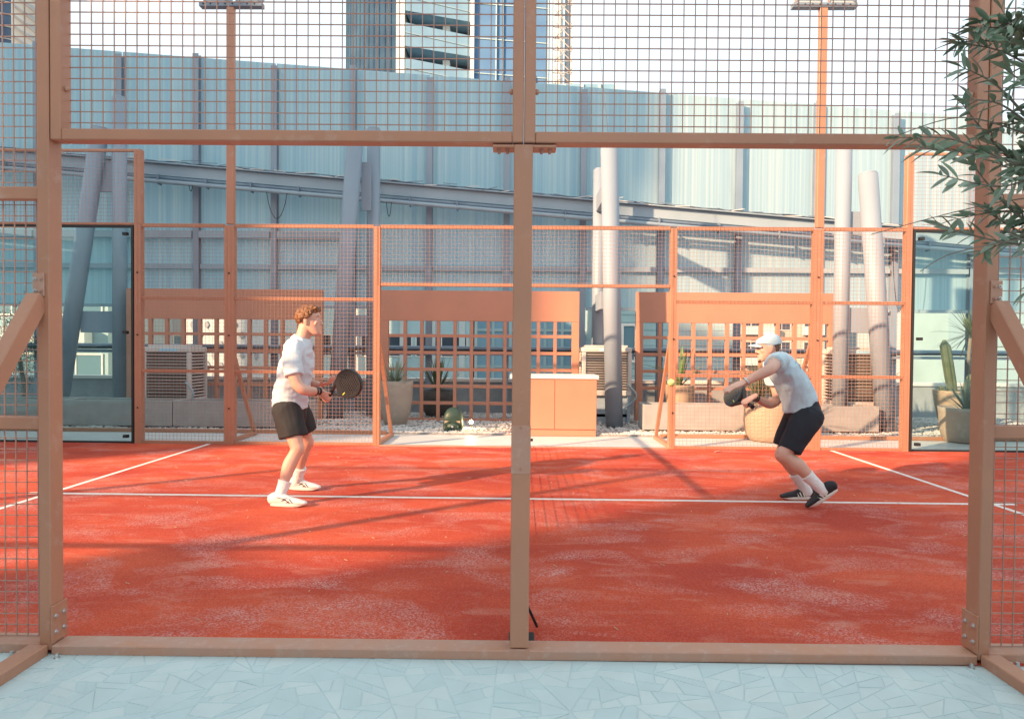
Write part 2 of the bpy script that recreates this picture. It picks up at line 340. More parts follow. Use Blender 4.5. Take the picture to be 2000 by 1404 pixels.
for p in rest: tile_mb(p, mb)
mb.build('tile_field', tile_ms[0], paving, kind='stuff')

# ================================================================== WIRE MESH
def wires(x0, x1, z0, z1, y, d=0.0038, pitch=0.05, axis='x', x_at=0.0):
    mb = MB(); h = d/2
    n = int(round((x1-x0)/pitch)); m = int(round((z1-z0)/pitch))
    for i in range(n+1):
        x = x0 + (x1-x0)*i/n
        if axis == 'x': mb.box((x-h,y-h,z0),(x+h,y+h,z1))
        else: mb.box((x_at-h,x-h,z0),(x_at+h,x+h,z1))
    for j in range(m+1):
        z = z0 + (z1-z0)*j/m
        if axis == 'x': mb.box((x0,y+h,z-h),(x1,y+3*h,z+h))
        else: mb.box((x_at+h,x0,z-h),(x_at+3*h,x1,z+h))
    return mb
def bolt(mb, c, dirv, r=0.008, l=0.012):
    c = Vector(c); d = Vector(dirv).normalized(); mb.cyl(c, c+d*0.003, r*1.5, r*1.5, 10); mb.cyl(c+d*0.003, c+d*l, r, r*0.9, 6, False); return mb

# ------------------------------------------------------------------ near fence (camera side)
nf = thing('court_fence', 'terracotta steel fence and entrance frame nearest the camera, with braced posts and wire mesh panels', 'fence', (0,0,0), 'fences of the padel court', rz=0.008)
for sx in (-1, 1):
    a, b = sorted((sx*2.033, sx*2.085)); MB().cbox((a,0.0,0.02),(b,0.085,3.02)).build('post', paint, nf)
MB().cbox((-0.012,0.0,0.052),(0.070,0.085,2.247)).build('post', paint, nf, label='central door post of the near fence')
# splice line and screws on the central post
mb = MB(); mb.box((-0.0135,-0.0015,0.82),(0.0715,0.0,1.03)); mb.build('splice_plate', paint_w, nf)
for z in (0.84, 1.02): bolt(MB(), (0.028,-0.0015,z), (0,-1,0), 0.004, 0.004).build('bolt', paint, nf)
for x0, x1 in ((-2.030, 0.0285), (0.0315, 2.030)):
    for xa in (x0, x1-0.048): MB().cbox((xa,0.004,2.256),(xa+0.048,0.075,3.02)).build('panel_stile', paint, nf)
    MB().cbox((x0+0.049,0.0045,2.256),(x1-0.049,0.0755,2.304)).build('panel_rail', paint, nf)
    MB().cbox((x0+0.049,0.0045,2.975),(x1-0.049,0.0755,3.02)).build('panel_rail', paint, nf)
    wires(x0+0.045, x1-0.045, 2.30, 2.98, 0.062).build('wire_mesh', wire_m, nf, kind='stuff')
    for z in (2.485, 2.905):
        for xx, d in ((x0+0.048, 1), (x1-0.048, -1)):
            MB().ball((xx+d*0.006,0.036,z), 0.0125, 10, (1.0,1,1)).build('bolt_cap', paint_w, nf)
MB().cbox((-0.105,0.006,2.236),(0.172,0.09,2.2475), 0.002).build('join_plate', paint, nf)
for x in (-0.078,-0.042,0.108,0.144):
    mb = MB(); mb.cyl((x,0.045,2.236),(x,0.045,2.218),0.007,0.006,8); mb.cyl((x,0.045,2.236),(x,0.045,2.229),0.011,0.011,6,False); mb.build('bolt', paint_w, nf)
MB().cbox((-2.03,-0.004,0.0),(2.03,0.100,0.043),0.004).build('sill', paint_w, nf)
mb = MB(); mb.add([(-0.03,-0.0045,0.002),(0.09,-0.0045,0.002),(0.075,-0.0045,0.05),(-0.015,-0.0045,0.05),(-0.03,0.0,0.002),(0.09,0.0,0.002),(0.075,0.0,0.05),(-0.015,0.0,0.05)],[(0,1,2,3),(4,7,6,5),(0,4,5,1),(1,5,6,2),(2,6,7,3),(3,7,4,0)]); mb.build('foot_plate', paint_w, nf)
for sx in (-1, 1):
    lo, hi = sorted((sx*2.088, sx*8.2))
    MB().cbox((lo,0.01,0.0),(hi,0.12,0.045)).build('sill', paint_w, nf)
    MB().cbox((lo,0.02,2.0),(hi,0.06,2.055)).build('rail', paint, nf)
    MB().cbox((lo,0.02,0.99),(hi,0.06,1.045)).build('rail', paint, nf)
    MB().cbox((lo,0.02,2.97),(hi,0.06,3.02)).build('rail', paint, nf)
    wires(lo if sx < 0 else 2.09, hi if sx > 0 else -2.09, 0.05, 2.98, 0.075).build('wire_mesh', wire_m, nf, kind='stuff')
    for xp in (4.05, 8.2):
        a, b = sorted((sx*xp, sx*(xp+0.08))); MB().cbox((a,0,0.0),(b,0.085,3.02)).build('post', paint, nf)
    # brace standing out on the camera side
    xc = sx*2.0825
    MB().beam((xc,0.0,1.565),(xc,-1.06,0.07),0.06,0.075,(0,0.8,0.6),0.004).build('brace', paint, nf)
    MB().cbox((min(sx*2.04,sx*2.125),-1.15,0.0),(max(sx*2.04,sx*2.125),-0.006,0.05)).build('base_arm', paint, nf)
    pl = MB().cbox((min(sx*2.05,sx*2.10),-0.008,1.575),(max(sx*2.05,sx*2.10),0.0,1.675),0.002).build('brace_plate', paint_w, nf)
    for z in (1.598, 1.65):
        for xx in (2.063, 2.088): bolt(MB(), (sx*xx,-0.008,z), (0,-1,0), 0.0055, 0.012).build('bolt', zinc if xx > 2.07 else paint_w, pl)
    pl = MB().cbox((min(sx*2.026,sx*2.033),-0.002,0.048),(max(sx*2.026,sx*2.033),0.098,0.215),0.002).build('foot_bracket', paint, nf)
    for z in (0.095, 0.165):
        for yy in (0.022, 0.074): bolt(MB(), (sx*2.026,yy,z+(yy-.05)*0.0), (-sx,0,0), 0.007, 0.011).build('bolt', zinc, pl)
    for yy, xx in ((-0.03, 1.985), ): bolt(MB(), (sx*xx,yy,0.0), (0,0,1), 0.009, 0.022).build('bolt', zinc, nf)
    for xx in (2.19, 2.16): bolt(MB(), (sx*xx,-0.02,0.0), (0,0,1), 0.009, 0.025).build('bolt', zinc, nf)

# ------------------------------------------------------------------ far fence
Y = 6.0
ff = thing('court_fence', 'terracotta mesh fence along the far side of the court, behind both players', 'fence', (0,Y,0), 'fences of the padel court')
for x0, x1, zt in ((-5.28,-5.185,4.03),(-4.04,-3.90,3.0),(-1.99,-1.90,3.0),(2.045,2.13,3.0),(3.965,4.10,3.0),(5.20,5.285,4.0)):
    MB().cbox((x0,Y,0.0),(x1,Y+0.09,zt)).build('post', paint, ff)
spans = ((-5.185,-4.04),(-3.90,-1.99),(2.13,3.965),(4.10,5.20))
for x0, x1 in spans:
    for za, zb in ((0.0,0.045),(0.985,1.03),(1.985,2.03),(2.975,3.02)): MB().cbox((x0,Y+0.01,za),(x1,Y+0.06,zb)).build('rail', paint, ff)
    wires(x0-0.045, x1+0.045, 0.02, 3.02, Y-0.004, 0.0027).build('wire_mesh', wire_m, ff, kind='stuff')
MB().cbox((-1.90,Y+0.01,2.975),(2.045,Y+0.06,3.02)).build('rail', paint, ff)
MB().cbox((-1.90,Y+0.01,2.19),(2.045,Y+0.06,2.235)).build('rail', paint, ff)
MB().cbox((-1.90,Y-0.01,0.0),(2.045,Y+0.06,0.02)).build('threshold', paint_w, ff)
wires(-1.93, 2.07, 2.20, 3.02, Y-0.004, 0.0027).build('wire_mesh', wire_m, ff, kind='stuff')
for sx, xe in ((-1,-5.19),(1,5.24)):
    lo, hi = sorted((xe, sx*10.2))
    MB().cbox((lo,Y+0.02,4.0),(hi,Y+0.06,4.035)).build('rail', paint, ff); MB().cbox((lo,Y+0.02,3.0),(hi,Y+0.06,3.035)).build('rail', paint, ff)
    wires(lo, hi, 3.02, 4.0, Y-0.004, 0.0027).build('wire_mesh', wire_m, ff, kind='stuff')
for x, out in ((-4.05,1),(-1.945,1),(2.09,1),(4.03,1)):
    MB().beam((x,Y+0.09,1.63),(x,Y+1.02,0.07),0.05,0.05,(0,0.8,0.6),0.003).build('brace', paint, ff)
    MB().cbox((x-0.035,Y+0.095,0.0),(x+0.035,Y+1.08,0.05)).build('base_arm', paint, ff)
for x in (-5.23,-3.97,2.09,4.03):
    for z in (0.5,1.5,2.35): MB().ball((x,Y-0.008,z), 0.012, 8).build('bolt', black, ff)
# glass end walls with black gaskets
for sx, xa, lab in ((-1,-5.285,'clear glass wall with black edging at the left end of the far fence'),(1,5.29,'clear glass wall with black edging at the right end of the far fence, before the cactus')):
    gw = thing('glass_wall', lab, 'glass wall', (xa,Y,0), 'glass walls of the court')
    xe = sx*10.2; k = 0
    while abs(xa) < 10.0:
        xb = xa + sx*2.35; lo, hi = sorted((xa, xb))
        p = MB().box((lo+0.006,Y+0.03,0.03),(hi-0.006,Y+0.042,2.965)).build('pane', glass, gw)
        fr = MB().box((lo,Y+0.02,0.0),(hi,Y+0.055,0.03)).box((lo,Y+0.02,2.965),(hi,Y+0.055,2.998)); fr.box((xa if sx > 0 else xa-0.02,Y+0.02,0.031),(xa+0.02 if sx > 0 else xa,Y+0.055,2.964))
        if k: fr = MB().box((lo,Y+0.02,0.0),(hi,Y+0.055,0.02)).box((lo,Y+0.02,2.975),(hi,Y+0.055,2.998))
        if not k: fr.box((xa-0.03 if sx < 0 else xa,Y-0.01,0.0),(xa if sx < 0 else xa+0.03,Y+0.019,2.99))
        fr.build('gasket', black, gw)
        for z in (0.10, 1.53, 2.88):
            MB().box((xa+sx*0.13-0.03,Y+0.005,z-0.02),(xa+sx*0.13+0.03,Y+0.06,z+0.02)).build('clamp', black, gw)
        xa = xb; k += 1

# floodlight masts on the far fence line
def mast(x, dx, lab):
    t = thing('floodlight_mast', lab, 'floodlight', (x,Y,3.02), 'floodlight masts of the court')
    MB().cbox((x-0.05,Y+0.012,3.021),(x+0.05,Y+0.085,5.96)).build('pole', paint, t)
    MB().cbox((x-0.42,Y+0.0,5.961),(x+0.44,Y+0.10,6.02),0.003).build('crossbar', steel_d, t)
    for k in (-0.2, 0.24):
        f = MB().beam((x+k,Y+0.02,6.03),(x+k+0.02,Y+0.22,6.22),0.34,0.07,(0,-0.7,0.7),0.01).build('floodlight', steel, t)
        MB().beam((x+k,Y+0.008,6.018),(x+k+0.02,Y+0.20,6.19),0.28,0.02,(0,-0.7,0.7)).build('lens', white_m, f)
        for q in (-0.16, 0.16): MB().box((x+k+q-0.01,Y+0.03,6.02),(x+k+q+0.01,Y+0.07,6.10)).build('bracket', paint, t)
    for q in range(8): MB().cyl((x-0.36+q*0.1,Y-0.001,5.99),(x-0.36+q*0.1,Y+0.002,5.99),0.014,0.014,8).build('hole', black, t)
    return t
mast(-3.965, 0, 'slender terracotta floodlight mast on the far fence, left of the players')
mast(4.055, 0, 'slender terracotta floodlight mast on the far fence, above the player in the cap')

# ------------------------------------------------------------------ the net (seen edge-on behind the central post)
net = thing('padel_net', 'black padel net across the court, seen edge-on behind the central post', 'net', (0.03,0.16,0))
mb = wires(0.24, 5.9, 0.02, 0.86, 0, 0.003, 0.045, 'y', 0.03); mb.build('net_mesh', strap_m, net, kind='stuff')
MB().box((0.018,0.24,0.86),(0.042,5.9,0.91)).build('top_band', bandw, net)
for yy in (0.2, 5.93):
    MB().cbox((0.0,yy-0.03,0.0),(0.06,yy+0.03,0.95)).build('net_post', black, net)
    MB().cbox((-0.02,yy-0.06,0.0),(0.10,yy+0.06,0.012)).build('base_plate', black, net)
MB().beam((0.055,0.24,0.17),(0.115,0.30,0.02),0.012,0.012).build('tension_strap', black, net)
MB().cyl((0.05,6.1,0.115),(0.20,6.13,0.09),0.02,0.02,8).build('winder_handle', black, net)

# ================================================================== BEYOND THE COURT
edg = thing('edging_strip', 'low terracotta edging strip between white terrace and pebbles, behind the left fence', 'edging', (-6,7.23,0), 'edging strips along the pebble bed')
MB().cbox((-11,7.20,0.0),(-2.05,7.245,0.055)).build('strip', paint, edg)
edg = thing('edging_strip', 'low terracotta edging strip between white terrace and pebbles, behind the right fence', 'edging', (6,7.23,0), 'edging strips along the pebble bed')
MB().cbox((2.18,7.16,0.0),(11,7.205,0.055)).build('strip', paint, edg)

def pebbles(name, x0, x1, y0, y1, n, hmax, seed):
    r = random.Random(seed); mb = MB()
    for i in range(n):
        x = r.uniform(x0,x1); y = y0+(y1-y0)*r.random()**1.4; s_ = r.uniform(0.014,0.034)
        hz = 0.015 + hmax*max(0, noise.noise(Vector((x*1.1,y*1.5,seed))))*min(1,(y-y0)*4)
        a = r.uniform(0,3.14); vv = []
        base = [(1,0,0),(.45,.8,0.1),(-.5,.75,0),(-1,0,.05),(-.45,-.8,0),(.5,-.75,-.05),(.1,.1,.75),(0,-.1,-.7)]
        for bx,by,bz in base:
            px, py, pz = bx*s_*r.uniform(.8,1.25), by*s_*0.8*r.uniform(.8,1.25), bz*s_*0.75
            vv.append((x+px*math.cos(a)-py*math.sin(a), y+px*math.sin(a)+py*math.cos(a), hz+s_*0.3+pz))
        mb.add(vv, [(i_,(i_+1) % 6,6) for i_ in range(6)]+[((i_+1) % 6,i_,7) for i_ in range(6)], False)
    o = mb.build(name, grav_m); o['kind'] = 'stuff'; tag(o, 'white pebbles spread over the bed behind the far fence', 'pebbles'); return o
pebbles('white_pebbles', -9.5, 9.5, 7.29, 10.3, 26000, 0.05, 3)

# ---- lattice screens
def lattice(x0, lab, ramp=0):
    W, T = 3.6, 0.075; y0 = 8.95
    t = thing('lattice_screen', lab, 'screen', (x0,y0,0), 'terracotta lattice screens')
    MB().cbox((x0,y0,1.84),(x0+W,y0+T+0.02,2.39),0.003).build('top_board', screen_m, t)
    MB().cbox((x0,y0,0.0),(x0+0.13,y0+T+0.02,1.839),0.003).build('side_stile', screen_m, t)
    MB().cbox((x0+W-0.13,y0,0.0),(x0+W,y0+T+0.02,1.839),0.003).build('side_stile', screen_m, t)
    n = 11; pitch = (W-0.26)/n
    v0 = MB().cbox((x0+0.13+pitch-0.03,y0+0.004,0.0),(x0+0.13+pitch+0.03,y0+T,1.839),0.002).build('upright_slat', screen_m, t)
    for i in range(1, n-1): link_copy(v0, t, (pitch*i,0,0))
    h0 = MB().cbox((x0+0.131,y0+0.009,1.54),(x0+W-0.131,y0+T-0.006,1.598),0.002).build('cross_slat', screen_m, t)
    for j in range(1, 6): link_copy(h0, t, (0,0,-0.306*j))
    return t
lattice(-2.52, 'middle lattice screen, behind the potted yucca and the garden speaker')
lattice(2.11, 'right lattice screen, behind the player in the white cap')
lattice(-7.20, 'left lattice screen in the shade, behind the player holding the black racket')

# ---- cabinet
cb = thing('storage_cabinet', 'orange two-door cabinet with white top, beside the central post', 'cabinet', (0.55,7.2,0))
MB().cbox((-0.10,7.22,0.0),(1.20,7.80,0.10),0.003).build('plinth', cab_m, cb)
MB().cbox((-0.10,7.215,0.105),(1.205,7.80,0.885),0.003).build('carcass', cab_m, cb)
for a, b in ((-0.095,0.553),(0.561,1.20)): MB().cbox((a,7.198,0.11),(b,7.214,0.88),0.002).build('door', cab_m, cb)
MB().cbox((-0.14,7.18,0.89),(1.235,7.82,0.945),0.004).build('worktop', white_m, cb)

# ---- evaporative coolers
def cooler(x0, x1, y0, z0, z1, lab, side=None, stand=0.35, rz=0.0):
    t = thing('air_cooler', lab, 'air cooler', ((x0+x1)/2,y0,0), 'evaporative air coolers')
    D = 0.62
    MB().cbox((x0,y0,z0),(x1,y0+D,z0+0.10),0.012).build('base_tray', cooler_m, t)
    MB().cbox((x0+0.045,y0+0.03,z0+0.101),(x1-0.045,y0+D-0.03,z1-0.13),0.005).build('core', cool_dark, t)
    MB().cbox((x0,y0,z1-0.13),(x1,y0+D,z1-0.035),0.02).build('top_cover', cooler_m, t)
    MB().cbox((x0+0.06,y0+0.06,z1-0.035),(x1-0.06,y0+D-0.06,z1),0.012).build('lid', cooler_m, t)
    MB().box((x0+0.30,y0-0.003,z1-0.105),(x0+0.62,y0,z1-0.06)).build('label', label_m, t)
    for a in (x0, x1-0.07):
        for b in (y0, y0+D-0.07): MB().cbox((a,b,z0+0.101),(a+0.07,b+0.07,z1-0.131),0.008).build('corner_post', cooler_m, t)
    zz0, zz1 = z0+0.14, z1-0.17; n = 13; st = (zz1-zz0)/n
    sl = MB().beam((x0+0.071,y0+0.02,zz0),(x1-0.071,y0+0.02,zz0),0.026,0.006,(0,0.7,0.7)).build('louvre', cooler_m, t)
    ss = MB().beam((x1-0.02,y0+0.08,zz0),(x1-0.02,y0+D-0.08,zz0),0.026,0.006,(0.7,0,0.7)).build('side_louvre', cooler_m, t)
    s2 = MB().beam((x0+0.02,y0+0.08,zz0),(x0+0.02,y0+D-0.08,zz0),0.026,0.006,(-0.7,0,0.7)).build('side_louvre', cooler_m, t)
    for i in range(1, n+1):
        for q in (sl, ss, s2): link_copy(q, t, (0,0,st*i))
    nv = 12
    vb = MB().box((x0+0.09,y0+0.032,zz0),(x0+0.096,y0+0.038,zz1)).build('grille_bar', cooler_m, t)
    for i in range(1, nv): link_copy(vb, t, ((x1-x0-0.19)/nv*i,0,0))
    for a in (x0+0.02, x1-0.07):
        for b in (y0+0.02, y0+D-0.07): MB().box((a,b,0.0),(a+0.05,b+0.05,z0)).build('stand_leg', steel, t)
    MB().box((x0+0.02,y0+0.08,stand*0.4),(x1-0.02,y0+D-0.08,stand*0.4+0.05)).build('stand_shelf', steel, t)
    return t
cooler(-6.50,-5.66,8.25,0.34,1.36,'white louvred air cooler standing behind the long trough on the left')
cooler(1.12,2.00,8.72,0.52,1.42,'cream louvred air cooler right behind the round grey column')
cooler(5.40,6.22,8.22,0.40,1.42,'grey louvred air cooler between the two leaning columns, near the right fence end')
MB().box((1.18,8.80,0.0),(1.94,9.28,0.51)).build('cooler_pedestal', steel, None); tag(bpy.data.objects['cooler_pedestal'], 'grey box pedestal under the cream air cooler', 'pedestal')
for i, (x, y, lab) in enumerate(((2.1,8.7,'grey hose looping down beside the cream air cooler'),(-5.55,8.2,'grey hose hanging from the left air cooler'))):
    pts = [(x-0.18+0.16*math.sin(k*0.45), y+0.02*math.cos(k), 0.72-0.055*k) for k in range(13)]
    tag(MB().path(pts, 0.016, 8).build('hose', steel, None), lab, 'hose', 'hoses of the air coolers')

# ---- troughs
def trough(x0, x1, y0, y1, lab, h=0.46):
    t = thing('planter_trough', lab, 'planter', ((x0+x1)/2,y0,0), 'long concrete planter troughs'); w_ = 0.035
    MB().cbox((x0,y0,0.05),(x1,y0+w_,h),0.004).build('front_wall', conc, t)
    MB().cbox((x0,y1-w_,0.05),(x1,y1,h),0.004).build('back_wall', conc, t)
    MB().cbox((x0,y0+w_+0.001,0.05),(x0+w_,y1-w_-0.001,h-0.001),0.004).build('end_wall', conc, t)
    MB().cbox((x1-w_,y0+w_+0.001,0.05),(x1,y1-w_-0.001,h-0.001),0.004).build('end_wall', conc, t)
    MB().box((x0+w_+.001,y0+w_+.001,h-0.12),(x1-w_-.001,y1-w_-.001,h-0.08)).build('soil', soil, t)
    n = max(3, int((x1-x0)/0.6))
    for i in range(n): MB().box((x0+0.06+(x1-x0-0.2)*i/(n-1),y0+0.05,0.0),(x0+0.14+(x1-x0-0.2)*i/(n-1),y1-0.05,0.05)).build('foot', soil, t)
    return t
trough(-10.2,-7.42,7.55,8.1,'concrete trough planter at far left, seen through the glass wall')
trough(-7.40,-5.60,7.55,8.1,'concrete trough planter in front of the left air cooler')
trough(-5.585,-3.42,7.55,8.1,'concrete trough planter behind the player with the racket')
trough(2.03,3.95,7.72,8.2,'sunlit concrete trough planter left of the woven pot')
trough(3.965,5.83,7.72,8.2,'sunlit concrete trough planter with a diagonal shadow, right of the woven pot')

# ---- steel columns
def column_pair(loc, lean, up, plates, lab, rl=0.15, ru=0.125):
    t = thing('column_pair', lab, 'column', loc, 'tubular steel column pairs')
    def capd(p, q, r):
        m_ = MB().cyl(p, q, r, r, 28); d = (Vector(q)-Vector(p)).normalized(); m_.cyl(Vector(q), Vector(q)+d*0.03, r*0.96, r*0.8, 28); return m_
    if lean: capd(lean[0], lean[1], rl).build('leaning_column', col_m, t); MB().cyl(lean[0], Vector(lean[0])+Vector((0,0,0.02)), rl*1.5, rl*1.5, 20).build('base_plate', steel_d, t)
    capd(up[0], up[1], ru).build('upright_column', col_m, t)
    for a, b in plates: MB().cbox(a, b, 0.004).build('gusset_plate', col_m, t)
    return t
column_pair((1.62,8.32,0), ((1.64,8.32,0),(1.50,8.32,4.93)), ((1.48,9.42,0),(1.48,9.42,4.7)), (((1.40,8.5,2.05),(1.50,9.3,2.35)),((1.40,8.5,3.9),(1.50,9.3,4.2))), 'round grey column in front of the cream air cooler, right of the central post')
column_pair((-3.3,9.1,0), ((-3.42,9.15,0),(-3.06,9.15,5.2)), ((-2.82,9.6,0),(-2.82,9.6,5.5)), (((-3.20,9.3,1.55),(-2.86,9.34,1.95)),((-2.98,9.3,3.9),(-2.80,9.34,4.8))), 'pair of grey columns between the left and middle lattice screens')
column_pair((-8.2,9.15,0), ((-8.62,9.15,0),(-7.80,9.15,5.35)), ((-7.44,9.15,0),(-7.44,9.15,5.9)), (((-8.22,9.2,1.58),(-7.5,9.24,1.98)),((-7.84,9.2,4.2),(-7.5,9.24,4.75))), 'pair of grey-blue columns at far left behind the glass wall')
column_pair((5.9,8.0,0), ((6.10,8.0,0),(5.72,8.0,4.27)), ((5.40,8.15,0),(5.40,8.15,4.9)), (((5.45,8.10,1.66),(5.92,8.14,2.08)),((5.45,8.10,3.3),(5.78,8.14,3.68))), 'pair of grey columns with a leaning tube, right of the floodlight mast')
for p, q in (((1.49,8.33,4.95),(1.30,8.33,6.6)),): tag(MB().cyl(p, q, 0.006, 0.004, 6).build('antenna_wire', steel_d, None), 'thin wire rising from the round column top', 'wire')

# ---- panel wall
def ztop(x): return 6.80-0.0725*x
pw = thing('panel_wall', 'tall pale translucent panel wall with a sloping top, closing the terrace behind', 'wall', (0,10.5,0))
xs = [-11.55,-9.97,-8.26,-6.67,-5.06,-3.45,-1.87,-0.29,1.27,2.86,4.43,6.0,7.58,9.16,10.74,12.3]
for i in range(len(xs)-1):
    a, b = xs[i]+0.012, xs[i+1]-0.012; mb = MB(); n = 22; y0 = 10.56; vv = []; fs = []
    for k in range(n+1):
        x = a+(b-a)*k/n; dy = 0.0012 if k % 2 else 0.0
        vv += [(x,y0+dy,2.2),(x,y0+dy,ztop(x)-rnd.uniform(0,0.004))]
    for k in range(n): fs.append((2*k,2*k+2,2*k+3,2*k+1))
    m_ = len(vv); vv += [(v[0],v[1]+0.02,v[2]) for v in vv]; fs += [(m_+f[0],m_+f[3],m_+f[2],m_+f[1]) for f in fs]
    fs += [(2*k+1,2*k+3,m_+2*k+3,m_+2*k+1) for k in range(n)] + [(2*k,m_+2*k,m_+2*k+2,2*k+2) for k in range(n)] + [(0,1,m_+1,m_),(2*n,m_+2*n,m_+2*n+1,2*n+1)]
    mb.add(vv, fs); mb.build('panel', sheet_m, pw)
for i, x in enumerate(xs):
    zt = ztop(x)+(0.03 if i % 2 else -0.10)
    mb = MB().box((x-0.06,10.43,0.0),(x+0.06,10.445,zt)).box((x-0.06,10.54,0.0),(x+0.06,10.555,zt)).box((x-0.008,10.445,0.0),(x+0.008,10.54,zt)); mb.build('i_beam_post', steel_m2 if x > 2 else col_m, pw)
for za, zb in ((2.93,3.03),(2.14,2.20)):
    for i in range(len(xs)-1): MB().box((xs[i]+0.078,10.46,za),(xs[i+1]-0.078,10.535,zb)).build('cross_rail', steel, pw)
for i in range(0, len(xs)-1):
    if xs[i] < -3.5 or xs[i] > 5: MB().box((xs[i]+0.078,10.40,3.56),(xs[i+1]-0.078,10.50,3.70)).build('upper_rail', steel, pw)

# ---- sloping cable truss carried by the wall
tb = thing('sloping_cable_beam', 'long sloping grey beam with cable tray and pipes across the panel wall', 'beam', (-1,10.2,4.4))
def zb(x): return 4.93-0.0805*(x+8.03)
A, B = -11.4, 11.0
MB().beam((A,10.22,zb(A)),(B,10.22,zb(B)),0.22,0.16,(0,1,0),0.004).build('beam', steel, tb)
MB().cyl((A,10.10,zb(A)-0.17),(B,10.10,zb(B)-0.17),0.035,0.035,12).build('pipe', steel_d, tb)
MB().cyl((A,10.06,zb(A)-0.25),(B,10.06,zb(B)-0.25),0.045,0.045,12).build('pipe', steel, tb)
MB().beam((A,10.16,zb(A)+0.125),(B,10.16,zb(B)+0.125),0.02,0.22,(0,1,0)).build('cable_tray', steel, tb)
x = A
while x < B:
    z = zb(x); MB().box((x-0.012,10.02,z-0.31),(x+0.012,10.16,z-0.115)).build('pipe_clip', steel_d, tb)
    x += rnd.uniform(0.8,1.2)
for k in range(5):
    pts = []; x = A; o_ = rnd.uniform(0,9)
    while x < B:
        pts.append((x,10.08+0.03*k+0.02*noise.noise(Vector((x*2,k,1))), zb(x)+0.16+0.03*noise.noise(Vector((x*2.3,k*5+o_,0))))); x += 0.12
    MB().path(pts, rnd.choice((0.008,0.011,0.006)), 5).build('cable', black if k % 2 else steel_d, tb)
x = A
while x < B:
    MB().beam((x,10.05,zb(x)+rnd.uniform(0.12,0.2)),(x+rnd.uniform(0.15,0.4),10.05,zb(x)+rnd.uniform(0.1,0.2)),0.012,0.012).build('tray_rung', steel_d if rnd.random() < .6 else white_m, tb); x += rnd.uniform(0.25,0.5)
for x, w_, d_ in ((-5.05,0.42,0.55),(-2.66,0.10,0.30),(-6.6,0.08,0.14),(7.3,0.3,1.3),(-9.5,0.25,0.3)):
    pts = [(x+w_*k/10, 10.03, zb(x)-0.26-d_*math.sin(math.pi*k/10)**0.7) for k in range(11)]
    MB().path(pts, 0.007, 5).build('hanging_cable', black, tb)
MB().box((7.0,10.2,0),(7.001,10.201,0.001))
# ---- service rail and parapet
pr = thing('parapet', 'low grey parapet wall with white coping at the terrace edge', 'wall', (0,10.8,0))
MB().box((-12,10.7,-0.5),(12,10.9,0.64)).build('wall', parapet_m, pr); MB().cbox((-12,10.66,0.641),(12,10.94,0.71),0.005).build('coping', white_m, pr)
sr = thing('service_rail', 'dark horizontal rail with cables running behind the lattice screens', 'rail', (0,10.35,1.3))
MB().cyl((-12,10.35,1.33),(12,10.35,1.33),0.055,0.055,12).build('rail_tube', steel_d, sr)
MB().box((-12,10.30,1.20),(12,10.40,1.255)).build('tray', steel_d, sr)
for k in range(2):
    pts = []; x = -11.5
    while x < 11.5: pts.append((x,10.27+0.03*k,1.30+0.05*noise.noise(Vector((x*1.5,k*7,3))))); x += 0.15
    MB().path(pts, 0.009, 5).build('cable', black, sr)

# ---- pots and plants
def pot(x, y, r0, r1, h, m, lab, name='plant_pot', prof=None, sides=28, grp='plant pots on the pebble bed'):
    t = thing(name, lab, 'pot', (x,y,0), grp)
    prof = prof or [(r0*0.96,0.0),(r0,0.015),(r0+(r1-r0)*0.35,h*0.3),(r0+(r1-r0)*0.8,h*0.7),(r1,h-0.02),(r1,h),(r1-0.03,h),(r1-0.035,h-0.06)]
    MB().lathe((x,y,0), prof, sides).build('body', m, t)
    MB().lathe((x,y,h-0.07), [(r1-0.034,0),(r1-0.036,0.015)], sides).build('soil', soil, t)
    return t
def blade(mb, base, d, L, w, droop, n=4, up=Vector((0,0,1))):
    d = d.normalized(); side = d.cross(up); side = side.normalized() if side.length > 1e-3 else Vector((1,0,0)); p = Vector(base); vv = []; cur = d.copy()
    for i in range(n+1):
        t = i/n; ww = w*(0.55+0.9*t)*(1-t)**0.55 if t > 0 else w*0.5
        nrm = side.cross(cur).normalized()
        vv += [p - side*ww/2 + nrm*ww*0.15, p, p + side*ww/2 + nrm*ww*0.15]
        cur = (cur + Vector((0,0,-1))*droop/n).normalized(); p = p + cur*L/n
    fs = []
    for i in range(n):
        a = 3*i; fs += [(a,a+1,a+4,a+3),(a+1,a+2,a+5,a+4)]
    mb.add(vv, fs)
def rosette(x, y, z, n, L, w, m, name, lab, cat, lo=10, hi=85, droop=0.4, seed=1, grp=None, trunk=None, two=None):
    r = random.Random(seed); t = thing(name, lab, cat, (x,y,z), grp)
    top = z
    if trunk:
        pts = [(x+0.02*math.sin(k*1.3), y, z+trunk*k/5-0.05) for k in range(6)]; MB().path(pts, 0.035, 8, 0.028).build('trunk', bark, t); top = z+trunk
    mb = MB()
    for i in range(n):
        e = R(lo+(hi-lo)*r.random()**0.8); a = r.uniform(0,2*math.pi); l = L*r.uniform(0.7,1.1)
        blade(mb, (x+0.015*math.cos(a), y+0.015*math.sin(a), top+r.uniform(-0.03,0.03)), Vector((math.cos(a)*math.cos(e), math.sin(a)*math.cos(e), math.sin(e))), l, w, droop*r.uniform(.5,1.3))
    mb.build('foliage', m, t, kind='stuff'); return t
pot(-2.13,8.34,0.17,0.29,0.78,pot_m,'tall tapering grey stoneware pot left of the middle lattice screen', prof=[(0.16,0),(0.18,0.02),(0.25,0.22),(0.285,0.45),(0.295,0.70),(0.30,0.78),(0.27,0.78),(0.26,0.70)])
rosette(-2.13,8.34,0.70,70,0.46,0.028,leaf_pale,'yucca','spiky grey-green yucca in the tall pot left of the middle screen','plant',15,85,0.25,3,'spiky potted plants')
